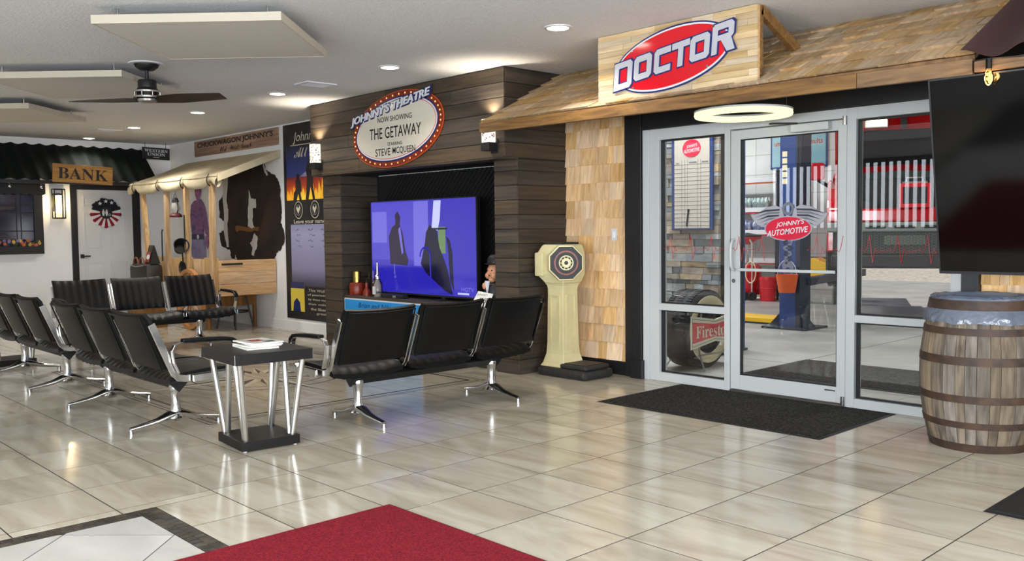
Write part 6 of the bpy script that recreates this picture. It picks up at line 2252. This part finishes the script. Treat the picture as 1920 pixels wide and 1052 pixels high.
# storage rack with stock
rc = thing('storage_rack', 'orange and white storage rack along the garage back wall', 'rack', (-5.6, 12.6, 0))
mat('rack_orange', 'c25a2c', 0.5)
for xx in (-6.9, -4.75):
    for yy in (12.3, 12.95):
        B().box(xx - 0.03, xx + 0.03, yy - 0.03, yy + 0.03, 0, 2.45).build('upright', 'lift_dark', rc)
for zz in (0.62, 1.18, 1.62, 2.20):
    B().box(-6.9, -4.75, 12.28, 12.32, zz, zz + 0.09).build('beam', 'rack_orange' if zz > 2 else 'red', rc)
    B().box(-6.9, -4.75, 12.32, 12.95, zz + 0.06, zz + 0.09).build('deck', 'sign_white', rc)
    B().box(-6.9, -4.75, 12.27, 12.28, zz + 0.03, zz + 0.12).build('shelf_lip', 'sign_white', rc)
mat('shrink_teal', '9fc4bf', 0.3, color2='dfe9ea', scale=(20, 20, 20))
mat('shrink_blue', '2a4fb0', 0.3, color2='dfe5ee', scale=(10, 10, 10))
rnd = random.Random(6)
for k in range(8):
    lvl = (1.71, 1.27)[k // 4]
    x0 = -6.3 + (k % 4) * 0.38
    pos = ('nearest the rack end', 'second from the rack end', 'third from the rack end', 'farthest from the rack end')[3 - k % 4]
    t = thing('bottle_pack', ('teal capped' if k < 4 else 'blue and white') + ' shrink-wrapped bottle pack on the rack, ' + pos, 'bottle pack', (x0, 12.5, lvl), 0, 'bottle packs on the garage rack')
    for i in range(4):
        for j in range(2):
            B().lathe([(0, 0), (0.042, 0), (0.042, 0.16), (0.018, 0.20), (0.018, 0.225), (0, 0.225)], (x0 - 0.13 + i * 0.087, 12.38 + j * 0.09, lvl + 0.001), 10).build('bottle', 'shrink_teal' if k < 4 else 'shrink_blue', t, smooth=0.6)
    B().box(x0 - 0.175, x0 + 0.175, 12.335, 12.52, lvl, lvl + 0.15).build('wrap', 'clear_film', t)

# red drain tank, drums, bin
dt = thing('oil_drain', 'red wheeled oil drain tank with black pan in the garage', 'oil drain', (-4.85, 11.4, 0))
B().lathe([(0, 0.09), (0.24, 0.09), (0.26, 0.12), (0.26, 0.58), (0.22, 0.66), (0, 0.67)], (-4.88, 11.45, 0), 24).build('tank', 'red', dt, smooth=0.6)
B().cyl((-4.88, 11.45, 0.66), (-4.88, 11.45, 1.05), 0.03, seg=10).build('stem', 'steel', dt)
B().lathe([(0.05, 1.03), (0.24, 1.13), (0.26, 1.17), (0.24, 1.16), (0.0, 1.05)], (-4.88, 11.45, 0), 24).build('pan', 'red', dt, smooth=0.6)
B().lathe([(0.0, 1.165), (0.25, 1.165), (0.27, 1.20), (0.0, 1.25)], (-4.88, 11.45, 0), 20).build('grille', 'ink_black', dt)
for xx in (-4.74, -4.58):
    B().lathe([(0.0, -0.03), (0.075, -0.03), (0.08, 0.0), (0.075, 0.03), (0.0, 0.03)], (xx, 11.15, 0.08), 20, axis=Vector((0.7, -0.7, 0))).build('wheel', 'ink_black', dt, smooth=0.6)
B().tube([(-4.62, 11.2, 0.15), (-4.62, 11.2, 1.05), (-4.68, 11.22, 1.12)], 0.018, 8).build('push_handle', 'brushed', dt)
B().tube([(-4.62 + 0.11 * cos(t * 0.5), 11.15, 0.52 + 0.20 * sin(t * 0.5)) for t in range(13)], 0.012, 6, closed=True).build('hose_coil', 'whitewall', dt)
for xx, yy, zz, rr_, hh_, lab in ((-4.35, 11.3, 0.0, 0.16, 0.44, 'red lidded pail beside the oil drain tank'), (-4.18, 11.75, 0.36, 0.17, 0.44, 'red drum on a dark stand behind the red pails')):
    t = thing('red_pail', lab, 'bucket', (xx, yy, zz))
    B().lathe([(0, 0), (rr_ * 0.88, 0), (rr_, hh_ * 0.85), (rr_ * 1.04, hh_ * 0.86), (rr_ * 1.04, hh_ * 0.92), (rr_, hh_), (0, hh_)], (xx, yy, zz), 24).build('shell', 'red', t, smooth=0.6)
    B().lathe([(rr_ * 0.97, hh_ * 0.5), (rr_ * 1.0, hh_ * 0.52), (rr_ * 0.98, hh_ * 0.55)], (xx, yy, zz), 24).build('rib', 'red', t)
ds = thing('drum_stand', 'dark metal stand carrying the red drum', 'stand', (-4.18, 11.75, 0))
B().box(-4.36, -4.0, 11.6, 11.92, 0.32, 0.36).build('tray', 'iron', ds)
for xx in (-4.34, -4.02):
    for yy in (11.62, 11.90):
        B().box(xx - 0.015, xx + 0.015, yy - 0.015, yy + 0.015, 0, 0.32).build('leg', 'iron', ds)
cn = thing('white_canister', 'white canister with red lid standing on the red drum', 'canister', (-4.18, 11.75, 0.80))
B().lathe([(0, 0), (0.13, 0), (0.13, 0.20), (0.10, 0.24), (0, 0.24)], (-4.18, 11.75, 0.801), 20).build('body', 'sign_white', cn, smooth=0.6)
B().lathe([(0.135, 0.20), (0.135, 0.25), (0.06, 0.32), (0, 0.33)], (-4.18, 11.75, 0.801), 20).build('lid', 'red', cn, smooth=0.6)
gb = thing('green_bin', 'dark green wheeled bin behind the lift column', 'bin', (-3.72, 12.0, 0))
b = loft([(0.19, 0.19, 0.19, 0.08), (0.24, 0.24, 0.22, 0.75)], -3.72, 12.0)
b.build('body', 'green', gb, bevel=0.02)
B().box(-3.98, -3.46, 11.76, 12.24, 0.752, 0.79).build('lid', 'ink_black', gb, bevel=0.01)
for xx in (-3.9, -3.55):
    B().cyl((xx - 0.02, 11.83, 0.08), (xx + 0.02, 11.83, 0.08), 0.08, seg=16).build('wheel', 'ink_black', gb)
yb = thing('wheel_ramp', 'yellow folded-steel wheel ramp on a grey cabinet in the garage', 'ramp', (-3.4, 12.1, 0.45))
b = B()
b._faces([(-3.60, 11.3, 0.47), (-3.10, 11.3, 0.47), (-3.10, 11.3, 0.66), (-3.45, 11.3, 0.80), (-3.60, 11.3, 0.78), (-3.60, 11.6, 0.47), (-3.10, 11.6, 0.47), (-3.10, 11.6, 0.66), (-3.45, 11.6, 0.80), (-3.60, 11.6, 0.78)], [(0, 1, 2, 3, 4), (9, 8, 7, 6, 5), (0, 5, 6, 1), (1, 6, 7, 2), (2, 7, 8, 3), (3, 8, 9, 4), (4, 9, 5, 0)])
b.build('body', 'yellow', yb, bevel=0.01)
gc = thing('grey_cabinet', 'low grey steel cabinet under the yellow ramp', 'cabinet', (-3.35, 11.45, 0))
B().box(-3.62, -3.06, 11.28, 11.68, 0.0, 0.47).build('body', 'truck_grey', gc, bevel=0.005)
B().box(-3.60, -3.08, 11.275, 11.28, 0.03, 0.24).build('drawer', 'steel', gc)
B().box(-3.60, -3.08, 11.275, 11.28, 0.25, 0.45).build('drawer', 'steel', gc)

# red pickup on the lift, hood raised
TRO = Vector((-0.66, 8.54, 0))
TRA = radians(26)


def on_truck(x, y, z):
    return TRO + Matrix.Rotation(TRA, 3, 'Z') @ Vector((x, y, z))


trk = thing('pickup_truck', 'red pickup truck raised on the lift with its hood open', 'truck', TRO, TRA)
LZ = 0.5


def tp(bb, name, m, parent=None, bevel=0.0, smooth=None):
    return bb.build(name, m, parent or trk, world=False, bevel=bevel, smooth=smooth)


tp(B().box(-0.98, 0.98, 0.0, 0.22, 1.27, 1.40), 'bumper', 'truck_grey', None, 0.02)
for k in range(5):
    cx = -0.72 + k * 0.36
    tp(B().plate(rrect(cx - 0.13, cx + 0.13, 1.315, 1.355, 0.019, 4), Frame((0, -0.001, 0), X, Z), 0, 0.004), 'bumper_slot', 'ink_black')
tp(B().box(-0.90, 0.90, 0.06, 0.12, 0.80, 1.27), 'grille_backing', 'ink_black')
gr = B()
for r in range(8):
    for c in range(22):
        x0 = -0.86 + c * 0.079 + (0.0 if r % 2 else 0.0)
        z0 = 0.98 + r * 0.036
        gr.ring(rrect(x0, x0 + 0.07, z0, z0 + 0.030, 0.012, 2), rrect(x0 + 0.010, x0 + 0.060, z0 + 0.008, z0 + 0.022, 0.006, 2), Frame((0, 0.06, 0), X, Z), 0, 0.02)
tp(gr, 'grille_mesh', 'truck_mesh').__setitem__('kind', 'stuff')
tp(B().box(-0.92, 0.92, 0.0, 0.10, 0.78, 0.97), 'lower_bumper', 'truck_black', None, 0.03)
tp(B().box(-0.25, 0.25, 0.055, 0.06, 1.10, 1.22), 'plate_recess', 'truck_grey')
tp(B().box(-0.98, 0.98, 0.03, 0.20, 1.40, 1.585), 'nose_panel', 'truck_red', None, 0.03)
for s in (-1, 1):
    bb = B()
    prof = [(0.10, 1.30), (0.06, 1.60), (0.12, 1.72), (0.5, 1.88), (1.3, 2.02), (1.45, 2.02), (1.45, 1.0), (1.32, 1.0), (1.25, 1.25), (1.05, 1.42), (0.78, 1.46), (0.50, 1.40), (0.32, 1.22), (0.26, 1.0), (0.10, 1.0)]
    bb.plate(prof, Frame((s * 0.98 if s > 0 else -0.70, 0, 0), Y, Z), -0.28 if s > 0 else -0.28, 0.0)
    f = tp(bb, 'fender', 'truck_red', None, 0.02)
    tp(B().box(s * 0.85 - 0.10, s * 0.85 + 0.10, 0.045, 0.10, 1.42, 1.60), 'headlight', 'lens_white', None, 0.02)
    wx = s * 0.86
    wc = Vector((wx, 0.80, LZ + 0.40))
    wh = tp(B().lathe([(0.22, -0.13), (0.36, -0.14), (0.40, -0.11), (0.405, 0.0), (0.40, 0.11), (0.36, 0.14), (0.22, 0.13), (0.20, 0.0), (0.22, -0.13)], wc, 40, axis=X), 'wheel', 'tire', None, 0, 0.6)
    tr_ = B()
    for k in range(36):
        a = 2 * pi * k / 36
        for q in (-0.09, -0.03, 0.03, 0.09):
            tr_.obox(wc + Vector((q, cos(a) * 0.405, sin(a) * 0.405)), (0.024, 0.022, 0.010), X, Vector((0, -sin(a), cos(a))), Vector((0, cos(a), sin(a))))
    tp(tr_, 'tread', 'tire', wh).__setitem__('kind', 'stuff')
    tp(B().lathe([(0.0, -0.05), (0.21, -0.06), (0.22, 0.06), (0.0, 0.05)], wc, 24, axis=X), 'rim', 'steel', wh)
    tp(B().tube([(s * 0.98, 1.55, 1.95), (s * 1.14, 1.50, 2.05), (s * 1.16, 1.50, 2.25)], 0.03, 8), 'mirror_arm', 'truck_black')
    tp(B().box(s * 1.16 - 0.10, s * 1.16 + 0.10, 1.46, 1.54, 2.05, 2.32), 'mirror', 'truck_red', None, 0.03)
    tp(B().box(s * 0.98 - 0.03, s * 0.98 + 0.03, 1.45, 3.6, 0.95, 2.05), 'door', 'truck_red', None, 0.02)
    tp(B().bar([(s * 0.90, 1.45, 2.05), (s * 0.74, 2.05, 2.62)], X, 0.07, 0.06), 'windshield_post', 'truck_red')
tp(B().box(-0.70, 0.70, 0.20, 1.35, 1.25, 1.50), 'engine_bay', 'truck_black')
for k, (x, y, z, w, d, h, m) in enumerate(((0, 0.7, 1.50, 0.35, 0.45, 0.16, 'iron'), (-0.45, 0.5, 1.50, 0.16, 0.2, 0.2, 'ink_black'), (0.48, 0.55, 1.50, 0.14, 0.22, 0.18, 'truck_grey'), (0.1, 0.25, 1.50, 0.6, 0.05, 0.10, 'iron'))):
    tp(B().box(x - w / 2, x + w / 2, y - d / 2, y + d / 2, z, z + h), 'engine_part', m, None, 0.02)
tp(B().box(-0.72, 0.72, 1.34, 1.44, 1.25, 2.04), 'firewall', 'truck_black')
mat('windshield_glass', '2a3836', 0.05, coat=0.4)
b = B()
b._faces([(-0.80, 1.46, 2.05), (0.80, 1.46, 2.05), (0.66, 2.05, 2.60), (-0.66, 2.05, 2.60), (-0.80, 1.48, 2.03), (0.80, 1.48, 2.03), (0.66, 2.07, 2.58), (-0.66, 2.07, 2.58)], [(0, 1, 2, 3), (7, 6, 5, 4), (0, 4, 5, 1), (1, 5, 6, 2), (2, 6, 7, 3), (3, 7, 4, 0)])
tp(b, 'windshield', 'windshield_glass')
tp(B().box(-0.72, 0.72, 2.05, 3.5, 2.60, 2.68), 'cab_roof', 'truck_red', None, 0.03)
tp(B().box(-0.98, 0.98, 3.6, 5.4, 1.0, 1.95), 'cargo_bed', 'truck_red', None, 0.03)
tp(B().box(-0.95, 0.95, 1.4, 3.6, 0.75, 1.0), 'chassis', 'truck_black')
# raised hood
hv = Vector((0, 0.50 - 1.25, 2.98 - 2.10)).normalized()
HFm = Frame((0, 1.25, 2.10), X, hv)
HL = 1.16
bow_ = lambda w, y0, y1, c: [(-w, y0), (0, y0 + c), (w, y0), (w, y1), (w * 0.5, y1 + c), (-w * 0.5, y1 + c), (-w, y1)]
hoodp = tp(B().plate(bow_(0.90, 0.0, HL, 0.06), HFm, -0.03, 0.0), 'hood', 'truck_red', None, 0.01)
tp(B().plate(bow_(0.78, 0.14, HL - 0.42, 0.05), HFm, 0.0, 0.02), 'hood_liner', 'truck_black', hoodp)
tp(B().plate(rect(-0.82, 0.82, HL - 0.36, HL - 0.30), HFm, 0.0, 0.025), 'hood_rib', 'truck_red', hoodp)
tp(B().plate(rect(-0.82, 0.82, HL - 0.14, HL - 0.08), HFm, 0.0, 0.025), 'hood_rib', 'truck_red', hoodp)
tp(B().box(-0.04, 0.04, 0.60, 0.66, 2.70, 2.84), 'hood_latch', 'iron', hoodp)
tp(B().cyl((0.75, 1.0, 1.95), (0.72, 0.75, 2.66), 0.012, seg=8), 'gas_strut', 'ink_black')
chg = thing('battery_charger', 'red framed battery charger on the truck nose', 'charger', on_truck(0.12, 0.115, 1.59))
q = Matrix.Rotation(radians(46.75), 4, 'Z')
chg.rotation_euler = (0, 0, TRA)
B().ring(rect(-0.19, 0.19, 0.0, 0.32), rect(-0.15, 0.15, 0.05, 0.27), Frame((0, -0.10, 0), X, Z), 0, 0.02).build('red_frame', 'red', chg, world=False)
B().box(-0.18, 0.18, -0.10, 0.10, 0.01, 0.31).build('case', 'ink_black', chg, world=False)
B().box(-0.15, 0.15, -0.08, 0.08, 0.31, 0.345).build('top', 'truck_grey', chg, world=False)
B().tube([(-0.10, 0, 0.345), (-0.10, 0, 0.40), (0.10, 0, 0.40), (0.10, 0, 0.345)], 0.012, 6).build('carry_handle', 'steel', chg, world=False)
glow('reflection_glow', 'ffe9b0', 6.0)
wl = thing('reflection_stand_in', 'added glowing box under the raised hood, standing in for a lamp reflection', 'lamp', on_truck(-0.35, 0.60, 2.72), TRA)  # glowing box added in place of a bright lamp reflection in the glass
B().box(-0.15, 0.15, 0.0, 0.04, 0.0, 0.14).build('housing', 'sign_white', wl, world=False, bevel=0.01)
B().box(-0.13, 0.13, -0.006, 0.0, 0.02, 0.12).build('glow_face', 'reflection_glow', wl, world=False)
# housings for the added garage fill lamps
for gx, gy, k in ((-4.0, 6.0, 'over the runway'), (-0.9, 3.9, 'nearest the glass door'), (-7.2, 10.9, 'over the storage rack'), (2.6, 9.5, 'right of the raised truck')):
    t = thing('garage_fill_lamp', 'added unseen garage fill lamp ' + k, 'ceiling light', (gx, gy, 4.5), 0, 'added garage fill lamps')
    B().box(gx - 0.8, gx + 0.8, gy - 0.25, gy + 0.25, 4.32, 4.499).build('housing', 'sign_white', t)
